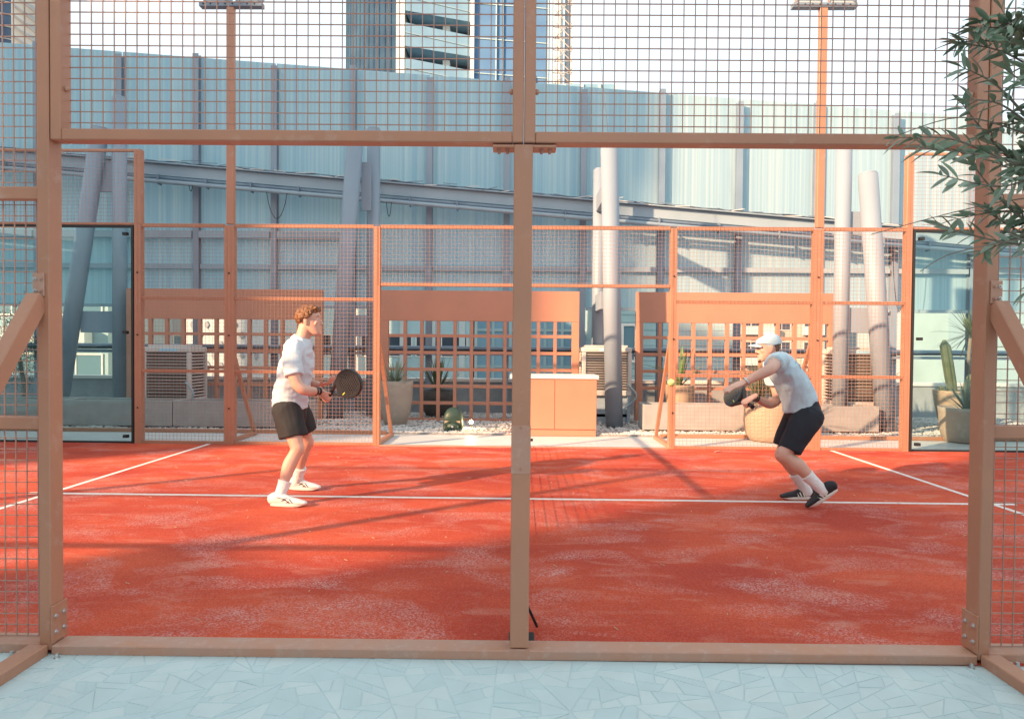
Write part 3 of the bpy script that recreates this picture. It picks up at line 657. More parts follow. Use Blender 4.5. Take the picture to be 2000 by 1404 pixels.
pot(-1.58,9.75,0.20,0.34,0.52,pot_d,'dark bowl pot seen through the middle lattice screen', prof=[(0.18,0),(0.22,0.02),(0.31,0.2),(0.35,0.38),(0.35,0.52),(0.31,0.52),(0.30,0.46)])
rosette(-1.58,9.75,0.48,44,0.72,0.045,leaf_g,'fan_palm','dark green fan palm in the bowl behind the middle screen','plant',35,85,0.1,5,'spiky potted plants')
pot(3.78,6.98,0.25,0.36,0.55,pot2_m,'round woven basket pot behind the crouching player', prof=[(0.24,0),(0.29,0.015),(0.35,0.12),(0.375,0.30),(0.36,0.50),(0.35,0.55),(0.32,0.55),(0.31,0.5)])
rosette(3.60,6.98,0.48,60,0.62,0.03,leaf_g,'palm','bushy palm in the woven basket pot behind the capped player','plant',30,88,0.55,7,'spiky potted plants',trunk=0.12)
rosette(4.40,8.45,0.3,55,0.62,0.03,leaf_g,'yucca','spiky yucca just right of the capped player, behind the trough','plant',35,85,0.2,17,'spiky potted plants',trunk=0.25)
pot(2.82,8.60,0.17,0.25,0.74,pot2_m,'plain sand coloured pot standing behind the sunlit trough')
ban = thing('banana_plant', 'young broad-leaved plant in the sand coloured pot behind the ball', 'plant', (2.82,8.6,0.7))
r_ = random.Random(4)
for i in range(9):
    a = (2.9,3.4,0.4,1.2,5.0,2.2,0.0,4.1,5.7)[i]; e = R(r_.uniform(50,82)); mb = MB()
    blade(mb, (2.82+0.03*math.cos(a),8.6+0.03*math.sin(a),0.70), Vector((math.cos(a)*math.cos(e),math.sin(a)*math.cos(e)*0.7,math.sin(e))), (0.75 if i else 0.95)*r_.uniform(.8,1.05), 0.10, 1.1 if i < 3 else 0.5, 7); mb.build('leaf', leaf_b if i < 6 else leaf_g, ban)
pot(7.42,8.35,0.17,0.31,0.70,pot2_m,'tapered clay pot with a diagonal shadow holding the cactus', sides=8)
cac = thing('cactus', 'tall columnar cactus with small side arms in the tapered clay pot', 'cactus', (7.4,8.35,0.66))
def cact(p, q, r):
    mb = MB(); n = 16; p = Vector(p); q = Vector(q); rings = 9; vv = []; fs = []
    for i in range(rings+1):
        t = i/rings; c = p.lerp(q, t); rr_ = r*(1 if t < 0.85 else max(0.25, math.sqrt(max(0.03, 1-((t-0.85)/0.15)**2)))) * (0.8+0.2*min(1, t*4))
        for j in range(n):
            k = rr_*(1.0 if j % 2 else 0.80); vv.append((c.x+k*math.cos(2*math.pi*j/n), c.y+k*math.sin(2*math.pi*j/n), c.z))
    for i in range(rings):
        for j in range(n): fs.append((i*n+j, i*n+(j+1) % n, (i+1)*n+(j+1) % n, (i+1)*n+j))
    fs.append(tuple(range(rings*n, rings*n+n))); mb.add(vv, fs); return mb
cact((7.40,8.32,0.62),(7.22,8.30,1.56),0.085).build('stem', cactus_m, cac); cact((7.62,8.35,0.62),(7.72,8.34,0.98),0.06).build('arm', cactus_m, cac); cact((7.22,8.28,0.60),(7.17,8.27,0.78),0.05).build('arm', cactus_m, cac)
pot(6.78,7.08,0.27,0.36,0.52,pot_m,'squat stoneware pot with the agave, by the right near post', prof=[(0.26,0),(0.30,0.02),(0.345,0.2),(0.36,0.45),(0.37,0.52),(0.335,0.52),(0.33,0.46)])
rosette(6.80,7.08,0.46,26,0.58,0.055,leaf_pale,'agave','blue-green agave in the squat pot right of the cactus','plant',35,88,0.25,9,'spiky potted plants')
rosette(8.0,8.8,0.3,70,0.62,0.03,leaf_g,'yucca_tree','yucca tree with a round spiky head, half behind the right post','plant',-30,85,0.5,11,'spiky potted plants',trunk=1.35)
pot(8.0,8.8,0.18,0.24,0.38,pot_m,'small stoneware pot under the yucca tree')
pot(6.62,9.35,0.20,0.34,0.5,pot_d,'dark bowl pot partly hidden behind the right glass wall edge')
rosette(6.62,9.35,0.45,60,0.75,0.03,leaf_g,'yucca','spiky yucca in the dark bowl beside the right fence end','plant',25,85,0.3,13,'spiky potted plants')
# bush at the far left
bu = thing('bush', 'dark leafy bush beyond the mesh at the far left edge', 'bush', (-9.4,9.3,0))
MB().path([(-9.4,9.3,0),(-9.35,9.3,0.5),(-9.45,9.3,1.1)], 0.05, 8, 0.03).build('trunk', bark, bu)
mb = MB(); r_ = random.Random(2)
for i in range(5200):
    c = Vector((r_.gauss(0,1),r_.gauss(0,1),r_.gauss(0,1))).normalized()*r_.random()**0.4
    k = 0.75+0.35*noise.noise(c*2.1+Vector((4,1,2)))
    if noise.noise(c*3.0+Vector((9,3,1))) < -0.22: continue
    p = Vector((-9.45+c.x*0.85*k, 9.3+c.y*0.6*k, 1.35+c.z*1.15*k)); d = Vector((r_.uniform(-1,1),r_.uniform(-1,1),r_.uniform(-.7,1)))
    blade(mb, p, d, 0.07, 0.03, 0.3, 1)
mb.build('foliage', leaf_dark, bu, kind='stuff')

# ---- garden speaker and spot light
sp = thing('garden_speaker', 'dark green garden speaker standing on the white pebbles', 'speaker', (-1.055,7.6,0))
bm_ = MB(); n = 20; prof = []
vv = []; fs = []
secs = ((0.0,0.165,0.15),(0.1,0.165,0.15),(0.2,0.16,0.145),(0.29,0.145,0.13),(0.35,0.11,0.10),(0.385,0.06,0.06),(0.395,0.01,0.01))
for z, a, b in secs:
    for j in range(n):
        th = 2*math.pi*j/n; cx_ = abs(math.cos(th))**0.7*math.copysign(1,math.cos(th)); sy_ = abs(math.sin(th))**0.7*math.copysign(1,math.sin(th))
        yy = 7.62 + b*sy_; 
        if 0.03 < z+0.0 < 0.19 and sy_ < -0.2 and abs(cx_) < 0.75: yy += 0.07
        vv.append((-1.055+a*cx_, yy, z))
for i in range(len(secs)-1):
    for j in range(n): fs.append((i*n+j,i*n+(j+1) % n,(i+1)*n+(j+1) % n,(i+1)*n+j))
fs.append(tuple(range(len(vv)-n,len(vv)))); MB().add(vv, fs, True).build('hood', green_spk, sp)
MB().cbox((-1.20,7.455,0.0),(-0.91,7.53,0.05),0.01).build('lip', green_spk, sp)
MB().ball((-1.055,7.50,0.09), 0.10, 14, (1,0.5,0.75)).build('driver_cone', green_spk, sp); MB().ball((-1.055,7.45,0.10), 0.022, 8).build('dust_cap', zinc, sp)
mb = MB()
for sx in (-1,1): mb.add([(-1.055+sx*0.125,7.452,0.155),(-1.055+sx*0.055,7.452,0.19),(-1.055+sx*0.125,7.452,0.195),(-1.055+sx*0.125,7.46,0.155),(-1.055+sx*0.055,7.46,0.19),(-1.055+sx*0.125,7.46,0.195)],[(0,1,2),(3,5,4),(0,3,4,1),(1,4,5,2),(2,5,3,0)])
mb.build('trim', pot2_m, sp)
sl_ = thing('spike_light', 'small lit spot lamp glowing on the pebbles by the speaker', 'lamp', (-0.77,7.68,0))
MB().cyl((-0.77,7.68,0.0),(-0.77,7.68,0.12),0.010,0.010,8).build('spike', black, sl_); MB().cyl((-0.77,7.72,0.15),(-0.77,7.665,0.155),0.032,0.038,14).build('housing', black, sl_)
MB().ball((-0.77,7.648,0.156), 0.027, 12, (1,0.5,1)).build('bulb', bulb, sl_)
ld = bpy.data.lights.new('lamp_light','POINT'); ld.energy = 2.2; ld.color = (1,0.7,0.38); ld.shadow_soft_size = 0.04
lo_ = bpy.data.objects.new('lamp_light', ld); C.objects.link(lo_); lo_.parent = sl_; lo_.location = (0,-0.085,0.16)

# ================================================================== THE CITY BEHIND
def wallmat(n, c, c2=None): return mat(n, c, 0.75, col2=c2 or tuple(x*0.88 for x in c), nscale=0.6)
wm_white = wallmat('white_render', (0.56,0.62,0.63)); wm_teal = wallmat('pale_teal_render', (0.36,0.49,0.53)); wm_blue = mat('blue_curtain_glass', (0.18,0.33,0.44), 0.3, col2=(0.24,0.40,0.50), nscale=0.5)
wm_beige = wallmat('beige_render', (0.50,0.44,0.38)); wm_grey = wallmat('grey_render', (0.34,0.38,0.41)); win_m = mat('dark_window_glass', (0.05,0.07,0.10), 0.12); win_t = mat('teal_window_glass', (0.12,0.22,0.28), 0.15)
wm_dark = mat('dark_blue_glass', (0.035,0.07,0.14), 0.2, col2=(0.06,0.11,0.2), nscale=0.4)
def building(name, lab, x0, x1, y, z1, wm, cols=0, rows=(), ww=0.6, wh=0.6, wmat=None, cat='building', depth=12, zlo=-25, extra=None):
    t = thing(name, lab, cat, ((x0+x1)/2, y, zlo))
    MB().box((x0,y,zlo),(x1,y+depth,z1)).build('wall', wm, t); MB().box((x0-0.15,y-0.15,z1),(x1+0.15,y+depth+0.15,z1+0.35)).build('roof', wm_grey, t)
    W = (x1-x0)/max(cols,1); src = None
    for (za, zb_) in rows:
        H = zb_-za
        for i in range(cols):
            xa = x0+W*i+W*(1-ww)/2; xb = xa+W*ww
            f = MB().box((xa-0.06,y-0.05,za-0.06),(xb+0.06,y-0.004,za)).box((xa-0.06,y-0.05,zb_),(xb+0.06,y-0.004,zb_+0.06)).box((xa-0.06,y-0.05,za),(xa,y-0.004,zb_)).box((xb,y-0.05,za),(xb+0.06,y-0.004,zb_)).box(((xa+xb)/2-0.03,y-0.05,za),((xa+xb)/2+0.03,y-0.004,zb_)).build('window', white_m, t)
            MB().box((xa,y-0.03,za),(xb,y-0.002,zb_)).build('pane', wmat or win_m, f)
    return t
# right: flats with dark windows
fl = building('apartment_block','distant block of flats with rows of dark windows, seen through the right screen',24,72,70,24,wm_beige,14,((-6.5,-4.6),(-3.2,-1.3),(0.2,2.2),(3.6,5.6)),0.55,wmat=win_m)
for z in (-0.4,3.0):
    for i in range(7): MB().box((24.5+i*6.9,69.0,z),(28.2+i*6.9,69.9,z+0.95)).build('balcony', wm_white, fl)
fl2 = building('office_block','pale teal building with small upright windows, behind the cactus',19.5,40,27,8.5,wm_teal,7,((-0.6,0.5),(1.7,3.3)),0.16,wmat=win_m)
clad = thing('clad_building','pale blue building clad in horizontal boards, behind the cream air cooler','building',(6,28,-25))
MB().box((3.4,28,-25),(10.2,38,13)).build('wall', wm_teal, clad)
s0 = MB().beam((3.4,27.97,-3.0),(10.2,27.97,-3.0),0.30,0.05,(0,1,0.15)).build('cladding_board', wallmat('board_teal',(0.36,0.52,0.55)), clad)
for i in range(1, 26): link_copy(s0, clad, (rnd.uniform(-.02,.02),0,0.36*i))
gb = thing('glass_building','blue glass building with white mullions, behind the orange cabinet','building',(1.4,31,-25))
MB().box((-2.4,31,-25),(4.9,42,15)).build('wall', wm_blue, gb)
for i in range(9): MB().box((-2.4+i*0.9,30.92,-25),(-2.25+i*0.9,30.998,15)).build('mullion', wm_white if i % 3 == 0 else wm_teal, gb)
for z in (-2.5,0.3,2.2): MB().box((-2.4,30.94,z),(4.9,30.985,z+0.14)).build('spandrel', wm_teal, gb)
tb2 = building('low_building','pale turquoise building with a dark window band, behind the middle screen',-11,-2.6,30,12,wallmat('turq',(0.42,0.60,0.65)),3,((0.9,1.9),),0.9,wmat=win_m)
for i in range(6): MB().box((-10.6+i*1.5,29.85,-20),(-10.3+i*1.5,29.995,12)).build('pilaster', wm_white, tb2)
MB().box((-8.45,29.7,-6),(-8.25,29.84,4)).build('light_strip', white_m, tb2)
sf = MB().box((4.75,27.8,0.7),(5.5,27.9,0.82)).box((4.75,27.8,2.42),(5.5,27.9,2.54)).box((4.75,27.8,0.821),(4.87,27.9,2.419)).box((5.38,27.8,0.821),(5.5,27.9,2.419)).build('window', white_m, clad); MB().box((4.88,27.85,0.83),(5.37,27.86,2.41)).build('pane', win_t, sf)
gl = building('grey_building','grey building with vertical white strips, between the left and middle screens',-17.5,-11.2,29,11,wm_grey,4,((-1.6,-0.4),(0.6,1.8),(2.8,4.0)),0.5,wmat=win_t)
dm = thing('pierced_facade_building','white facade pierced with diamond shaped openings, behind the left screen','building',(-10.5,20,-25))
MB().box((-11.9,20,-25),(-9.1,26,8.5)).build('wall', wm_white, dm)
r_ = random.Random(6)
d0 = MB().add([(0,-0.004,0.16),(-0.11,-0.004,0),(0,-0.004,-0.16),(0.11,-0.004,0),(0,0.03,0.12),(-0.08,0.03,0),(0,0.03,-0.12),(0.08,0.03,0)],[(0,1,2,3),(0,4,5,1),(1,5,6,2),(2,6,7,3),(3,7,4,0)]).build('diamond_opening', wm_grey, dm, off=(0,0,0)); d0.location = (-1.1,-0.03,25.5)
for i in range(5):
    for j in range(12):
        if r_.random() < 0.7: link_copy(d0, dm, (-1.1+i*0.5+(j % 2)*0.25, -0.03, 24.2+j*0.36), None, (r_.uniform(.6,1.2),1,r_.uniform(.6,1.2)))
wl = building('white_building','long pale building with wide blue windows, seen through the left glass wall',-36,-17.2,24,9,wm_teal,7,((-1.0,0.9),(2.6,4.2)),0.8,wmat=win_t)
MB().box((-36,23.6,-2.2),(-17.8,23.9,-1.6)).build('ledge', wm_white, wl); MB().box((-36,23.4,1.4),(-17.8,23.9,2.0)).build('ledge', wm_white, wl)

# central tower
def tower():
    t = thing('apartment_tower','tall glass tower with pale balcony bands rising above the panel wall','tower',(-5,62,-25), None)
    y = 62; zt = 46
    ribs = mat('tower_rib_grey', (0.05,0.105,0.17), 0.9, col2=(0.035,0.075,0.13), nscale=0.5, spec=0.1); band = mat('balcony_glass_band', (0.19,0.34,0.47), 0.25, col2=(0.22,0.38,0.50), nscale=0.8)
    # curved ribbed end wall
    pts = []; n = 16
    for k in range(n+1):
        th = math.pi*0.5*k/n; pts.append((-12.6-6.2*math.sin(th)*1.0+0.0, y+5.0*(1-math.cos(th))))
    vv = []; fs = []
    for (x, yy) in pts: vv += [(x,yy,-25),(x,yy,zt)]
    for k in range(n): fs.append((2*k+2,2*k,2*k+1,2*k+3))
    vv += [(-12.6,y+16,-25),(-12.6,y+16,zt),(-18.8,y+16,-25),(-18.8,y+16,zt)]; m_ = len(vv)
    fs += [(2*n,2*n+1,m_-1,m_-2),(0,m_-4,m_-3,1)]; MB().add(vv, fs, False).build('curved_wall', ribs, t)
    for k, (x, yy) in enumerate(pts[:-2]):
        MB().box((x-0.05,yy-0.06,-25),(x+0.05,yy-0.02,zt)).build('fin', ribs, t)
    MB().box((-12.59,y-0.3,-25),(-11.75,y+16,zt)).build('white_pier', wm_white, t)
    MB().box((-11.7,y+2.6,-25),(-5.25,y+16,zt)).build('recessed_wall', wallmat('loggia_grey',(0.20,0.19,0.19)), t)
    fh = 3.42
    for k in range(13):
        z0 = 26.75 + fh*(k-7)
        # slab and slanting balustrade, rising to the left
        b = MB(); b.add([(-11.5,y-1.2,z0+0.5),(-5.3,y+0.2,z0+.1),(-5.3,y+2.59,z0+.1),(-11.5,y+2.59,z0+0.5),(-11.5,y-1.2,z0+2.75),(-5.3,y+0.2,z0+2.15),(-5.3,y+2.59,z0+2.15),(-11.5,y+2.59,z0+2.75)],[(0,3,2,1),(4,5,6,7),(0,1,5,4),(1,2,6,5),(2,3,7,6),(3,0,4,7)]); b.build('balcony_band', band, t)
        MB().beam((-11.5,y-1.24,z0+1.8),(-5.3,y+0.16,z0+1.05),0.06,0.05,(0,1,0)).build('band_joint', wm_teal, t)
        if 22 < z0 < 40: MB().box((-8.1,y+0.9,z0-1.0),(-7.4,y+1.6,z0+0.02)).build('column', wm_white, t); MB().box((-6.9,y+2.5,z0-1.2),(-5.6,y+2.595,z0+0.2)).build('door', win_m, t)
    for x, z in ((-9.7,26.7),(-6.9,26.5)): MB().ball((x,y-0.2,z), 0.13, 8).build('downlight', bulb_far, t)
    MB().box((-5.24,y-0.4,-25),(-4.85,y+16,zt)).build('white_pier', wm_white, t)
    MB().box((-4.84,y,-25),(2.6,y+16,zt)).build('curtain_wall', mat('tower_blue_glass',(0.07,0.16,0.33),0.7,col2=(0.12,0.25,0.42),nscale=0.35,nmix=0.9,spec=0.15), t)
    for i, x in enumerate((-2.75,-2.1,0.5,2.4)): MB().box((x,y-0.2,-25),(x+0.13,y-0.002,zt)).build('mullion', wm_teal, t)
    for k in range(8): MB().beam((-4.84,y-0.05,18+k*3.42+0.3),(2.6,y-0.05,18+k*3.42-0.25),0.10,0.05,(0,1,0)).build('floor_line', wm_teal, t)
    MB().box((0.7,y-0.12,26.9),(1.3,y-0.01,28.3)).build('vent', wm_dark, t)
    return t
tower()
# lattice hoist mast beside the tower
lm = thing('lattice_mast','white lattice scaffold tower beside the tall tower','scaffold',(3.9,61,-25))
for x in (2.9,4.6):
    for y in (60.6,62.2): MB().box((x,y,-25),(x+0.16,y+0.16,46)).build('leg', wm_white, lm)
MB().cyl((3.6,61.6,-25),(3.6,61.6,46),0.30,0.30,12).build('pipe', wm_white, lm); MB().cyl((4.3,61.8,-25),(4.3,61.8,46),0.2,0.2,12).build('pipe', wm_grey, lm)
k = 0; z = 17.0
while z < 42:
    MB().beam((2.98,60.6,z),(4.68,60.6,z+1.5 if k % 2 else z-0.1),0.08,0.08,(0,1,0)).build('strut', wm_grey, lm)
    MB().beam((4.68,60.6,z),(2.98,60.6,z+1.7),0.07,0.07,(0,1,0)).build('strut', wm_beige, lm); MB().box((2.9,60.6,z),(4.76,60.7,z+0.08)).build('rung', wm_grey, lm); z += 1.1; k += 1
# left tower
lt = thing('glass_tower','dark blue tower with white slanting fins at the top left corner','tower',(-50.6,65,-25), rz=R(31))
O0 = (0,0,0)
MB().box((-14,0,0),(-2.4,14,72)).build('wall', wm_dark, lt, off=O0)
MB().beam((-6.6,-0.12,72),(-4.2,-0.12,52),1.7,0.2,(0,1,0)).build('slanted_pier', wm_white, lt, off=O0)
MB().box((-2.39,-0.3,0),(0,14,72)).build('white_pier', wm_white, lt, off=O0)
for k in range(30): MB().beam((-2.2,-0.6,42+k*1.05),(0.05,-0.6,42+k*1.05-1.5),0.16,0.5,(0,1,0)).build('fin', wm_grey, lt, off=O0)
for k in range(24): MB().box((-14,-0.09,40+k*1.25),(-2.4,-0.004,40+k*1.25+0.09)).build('floor_line', wm_grey, lt, off=O0)
for k in range(14): MB().beam((-6.6+k*0.12+0.3,-0.24,71-k*1.45),(-5.2+k*0.12+0.3,-0.24,70.4-k*1.45),0.14,0.04,(0,1,0)).build('lattice_strut', wm_grey, lt, off=O0)

# unseen blocks added behind the camera to shade near frame and left back corner
def rear(name, lab, cx, cy, w_, d_, h, ang):
    t = thing(name, lab, 'building', (cx,cy,-25)); c, s_ = math.cos(ang), math.sin(ang)
    t.rotation_euler = (0,0,ang)
    MB().box((-w_/2,-d_/2,0),(w_/2,d_/2,h+25)).build('wall', wm_white, t, off=(0,0,0))
    MB().box((-w_/2-0.2,-d_/2-0.2,h+25),(w_/2+0.2,d_/2+0.2,h+25.4)).build('roof', wm_grey, t, off=(0,0,0))
    w0 = MB().box((w_/2+0.002,-d_/2+0.6,26),(w_/2+0.06,-d_/2+1.9,27.7)).build('window', win_t, t, off=(0,0,0))
    for j in range(int(h/3.1)):
        for i in range(max(1,int((d_-1)/2.2))):
            if i+j: link_copy(w0, t, (0,2.2*i,3.1*j))
    return t
AZ = R(SUN_AZ); sdir = Vector((math.cos(AZ),math.sin(AZ))); pdir = Vector((-math.sin(AZ),math.cos(AZ)))
def rear_at(name, lab, dist, p0, p1, h):
    c = -sdir*(dist+4) + pdir*((p0+p1)/2)
    return rear(name, lab, c.x, c.y, 8, p1-p0, h, AZ)
rear_at('shade_block','unseen white block added beyond the left end of the court to cast shade',20, 6.9, 22, 19.5)  # added to darken the far left corner
rear_at('shade_block','unseen white block added behind the entrance side of the court to cast shade',15, -16, 0.74, 10.2)  # added to keep the sun off the near fence
rear_at('shade_annex','unseen narrow annex added beside the entrance-side block to cast shade',15, 0.76, 1.30, 7.9)  # added lower step, so the capped player's upper body keeps sun
wing = rear_at('shade_wing','unseen low wing with a beam, added between the two blocks to cast shade',15, 1.32, 6.88, 3.9)  # added low mass that shades the near left of the court
MB().box((2.6,-2.78,29.55),(3.0,2.78,29.8)).build('shade_beam', wm_white, wing, off=(0,0,0))  # added bar that throws a thin shadow band on the court
for k in (-2.6,2.6): MB().box((2.7,k-0.1,29.3),(2.9,k+0.1,29.55)).build('shade_beam_post', wm_white, wing, off=(0,0,0))

# ================================================================== OLIVE TREE (right foreground)
def leaf_mesh(m, L=0.058, w=0.0125):
    mb = MB(); vv = []; n = 5
    for i in range(n+1):
        t = i/n; ww = w*math.sin(math.pi*(t*0.92+0.04))**0.8; z = -0.25*L*t*t*0.5
        vv += [(L*t,-ww/2,z+ww*0.18),(L*t,0,z),(L*t,ww/2,z+ww*0.18)]
    fs = []
    for i in range(n):
        a = 3*i; fs += [(a,a+3,a+4,a+1),(a+1,a+4,a+5,a+2)]
    mb.add(vv, fs, True); return mb, m
ot = thing('olive_tree', 'grey-green olive tree whose leafy twigs reach in front of the right near post', 'tree', (2.25,-0.95,0))
tk = MB().path([(2.25,-0.95,0),(2.27,-0.95,0.5),(2.20,-0.93,1.0),(2.14,-0.92,1.5),(2.05,-0.92,1.9)], 0.05, 10, 0.02); tk.build('trunk', bark, ot)
olv = random.Random(21); leaf_protos = []
for m_ in (olive_l, olive_l2):
    for (L, w_) in ((0.064,0.0165),(0.052,0.0140)):
        mb, mm = leaf_mesh(m_, L, w_); o = mb.build('leaf', mm, ot, off=(0,0,0)); leaf_protos.append(o)
used = set(); count = [0]; extra = MB()
def put_leaf(p, d, roll):
    pr = olv.choice(leaf_protos); q = d.to_track_quat('X','Z') @ Quaternion((1,0,0), roll)
    loc = p - ot.location
    if count[0] < 290:
        if pr.name in used: o = pr.copy(); C.objects.link(o)
        else: o = pr; used.add(pr.name)
        o.rotation_euler = q.to_euler(); o.location = loc; o.scale = (olv.uniform(.8,1.15),)*3; count[0] += 1
    else:
        mm = q.to_matrix(); extra.add([mm @ v.co + p for v in pr.data.vertices], [tuple(pl.vertices) for pl in pr.data.polygons], True)
tips = []
def twig(pts, r, leaves=True, dens=0.021):
    P = [Vector(p) for p in pts]; fine = []
    for i in range(len(P)-1):
        for k in range(6):
            t = k/6; a, b, c, d = P[max(i-1,0)], P[i], P[i+1], P[min(i+2,len(P)-1)]
            fine.append(0.5*((2*b)+(c-a)*t+(2*a-5*b+4*c-d)*t*t+(3*b-a-3*c+d)*t**3))
    fine.append(P[-1]); MB().path(fine, r, 6, 0.0012).build('twig', bark, ot)
    if not leaves: return
    acc = 0; side = 1
    for i in range(1, len(fine)):
        seg = fine[i]-fine[i-1]; acc += seg.length
        while acc > dens:
            acc -= dens; tdir = seg.normalized(); perp = tdir.orthogonal().normalized(); perp.rotate(Quaternion(tdir, olv.uniform(0,6.28)))
            for sgn in (1,-1):
                if olv.random() < 0.17: continue
                d = (tdir*olv.uniform(.5,.9) + perp*sgn*olv.uniform(.45,.8) + Vector((0,0,-0.12))).normalized()
                put_leaf(fine[i], d, olv.uniform(-1.2,1.2))
    put_leaf(fine[-1], (fine[-1]-fine[-2]).normalized(), 0)
tw = [
 [(1.95,-0.95,1.70),(1.72,-0.93,1.80),(1.42,-0.92,1.92),(1.20,-0.9,1.96)],
 [(1.42,-0.92,1.92),(1.30,-0.86,2.0),(1.16,-0.84,2.01)],
 [(1.50,-0.94,1.88),(1.36,-0.98,1.83),(1.20,-0.98,1.86)],
 [(1.98,-0.92,1.62),(1.70,-0.9,1.66),(1.45,-0.85,1.70),(1.28,-0.84,1.75)],
 [(1.70,-0.9,1.66),(1.55,-0.92,1.60),(1.50,-0.9,1.54)],
 [(1.72,-0.93,1.80),(1.56,-0.88,2.0),(1.44,-0.85,2.16),(1.34,-0.84,2.22)],
 [(1.56,-0.88,2.0),(1.40,-0.92,2.08),(1.31,-0.9,2.10)],
 [(2.0,-0.9,1.85),(1.72,-0.86,2.05),(1.56,-0.84,2.25),(1.47,-0.82,2.40)],
 [(1.65,-0.86,2.14),(1.50,-0.8,2.28),(1.36,-0.8,2.31)],
 [(1.95,-0.95,1.72),(1.76,-1.0,1.90),(1.60,-1.0,2.02),(1.52,-1.0,2.14)],
 [(1.85,-0.95,1.74),(1.66,-0.85,1.78),(1.50,-0.8,1.80),(1.38,-0.78,1.78)],
 [(2.0,-0.9,1.9),(1.8,-0.8,2.1),(1.68,-0.78,2.3),(1.62,-0.76,2.5)],
 [(1.9,-0.95,1.62),(1.72,-0.98,1.70),(1.56,-1.0,1.78),(1.46,-1.02,1.83)],
 [(1.8,-0.9,1.95),(1.66,-0.95,1.98),(1.52,-0.97,1.98)],
 [(1.9,-0.85,1.7),(1.76,-0.8,1.84),(1.62,-0.75,1.92),(1.53,-0.74,1.96)],
 [(2.05,-0.92,1.9),(2.0,-0.95,2.15),(1.9,-0.9,2.4)],[(2.05,-0.92,1.9),(2.2,-0.8,2.2),(2.3,-0.7,2.4)],[(2.14,-0.92,1.5),(2.35,-1.0,1.8),(2.5,-1.1,2.0)],
 [(2.1,-0.92,1.7),(1.95,-1.15,1.95),(1.9,-1.3,2.2)],[(2.1,-0.92,1.7),(2.3,-0.85,1.95),(2.4,-0.9,2.3)],
]
for i in range(58):
    x = olv.uniform(1.54,2.1); z = olv.uniform(1.70,2.50); y = -0.92+olv.uniform(-.2,.2); a = olv.uniform(-.5,.9)
    tw.append([(x+.12,y,z-.04),(x,y+.02,z),(x-.10,y,z+.08*a),(x-.20,y-.03,z+.20*a-.02)])
for i, t_ in enumerate(tw): twig(t_, 0.006 if len(t_) > 3 else 0.004)
for t_ in ([(1.75,-0.9,1.84),(1.40,-0.92,1.80),(1.02,-0.95,1.70)], [(1.6,-0.9,1.72),(1.3,-0.9,1.66),(1.18,-0.92,1.60)], [(1.5,-0.9,2.0),(1.3,-0.9,2.05),(1.10,-0.9,1.99)]): twig(t_, 0.0025, False)
if extra.v: extra.build('leaf_mass', olive_l, ot, kind='stuff')
for pr in leaf_protos:
    if pr.name not in used: bpy.data.objects.remove(pr)
po = thing('plant_pot', 'large stoneware pot of the olive tree, just outside the right edge of the picture', 'pot', (2.25,-0.95,0), 'plant pots on the pebble bed')
MB().lathe((2.25,-0.95,0), [(0.13,0),(0.18,0.02),(0.23,0.25),(0.24,0.42),(0.21,0.42),(0.2,0.36)], 24).build('body', pot_m, po)

# straw and leaf litter on the court
mb = MB(); q = random.Random(12)
for i in range(150):
    x = q.uniform(-4,4); y = q.uniform(0.2,5.8)**1.0; a = q.uniform(0,3.14); L = q.uniform(0.008,0.03); 
    mb.beam((x,y,0.011),(x+L*math.cos(a),y+L*math.sin(a),0.012+q.uniform(0,0.006)),0.003,0.003)
o = mb.build('straw_litter', straw); o['kind'] = 'stuff'; tag(o, 'bits of dry straw and leaf scattered on the red court', 'litter')
o = MB().add([(2.58,5.74,0.010),(2.64,5.72,0.030),(2.69,5.75,0.012),(2.66,5.78,0.026),(2.60,5.78,0.012)],[(0,1,4),(1,3,4),(1,2,3),(4,1,0),(4,3,1),(3,2,1)]).build('dry_leaf', white_m); tag(o, 'pale crumpled dry leaf on the red court below the right brace', 'leaf')

# ball
bl = MB().ball((1.375,3.0,1.065), 0.034, 24).build('tennis_ball', ball_m, None, off=(1.375,3.0,1.065)); bl.location = (1.375,3.0,1.065); tag(bl, 'yellow-green ball in flight before the right lattice screen', 'ball')
sm = MB(); pts = []
for k in range(41):
    a = 2*math.pi*k/40; p = Vector((math.cos(a)+0.35*math.cos(3*a)*0.0, math.sin(a), 0.55*math.sin(2*a))).normalized()*0.0338; pts.append(p+Vector((1.375,3.0,1.065)))
sm.path(pts, 0.0013, 4).build('seam', white_m, bl)

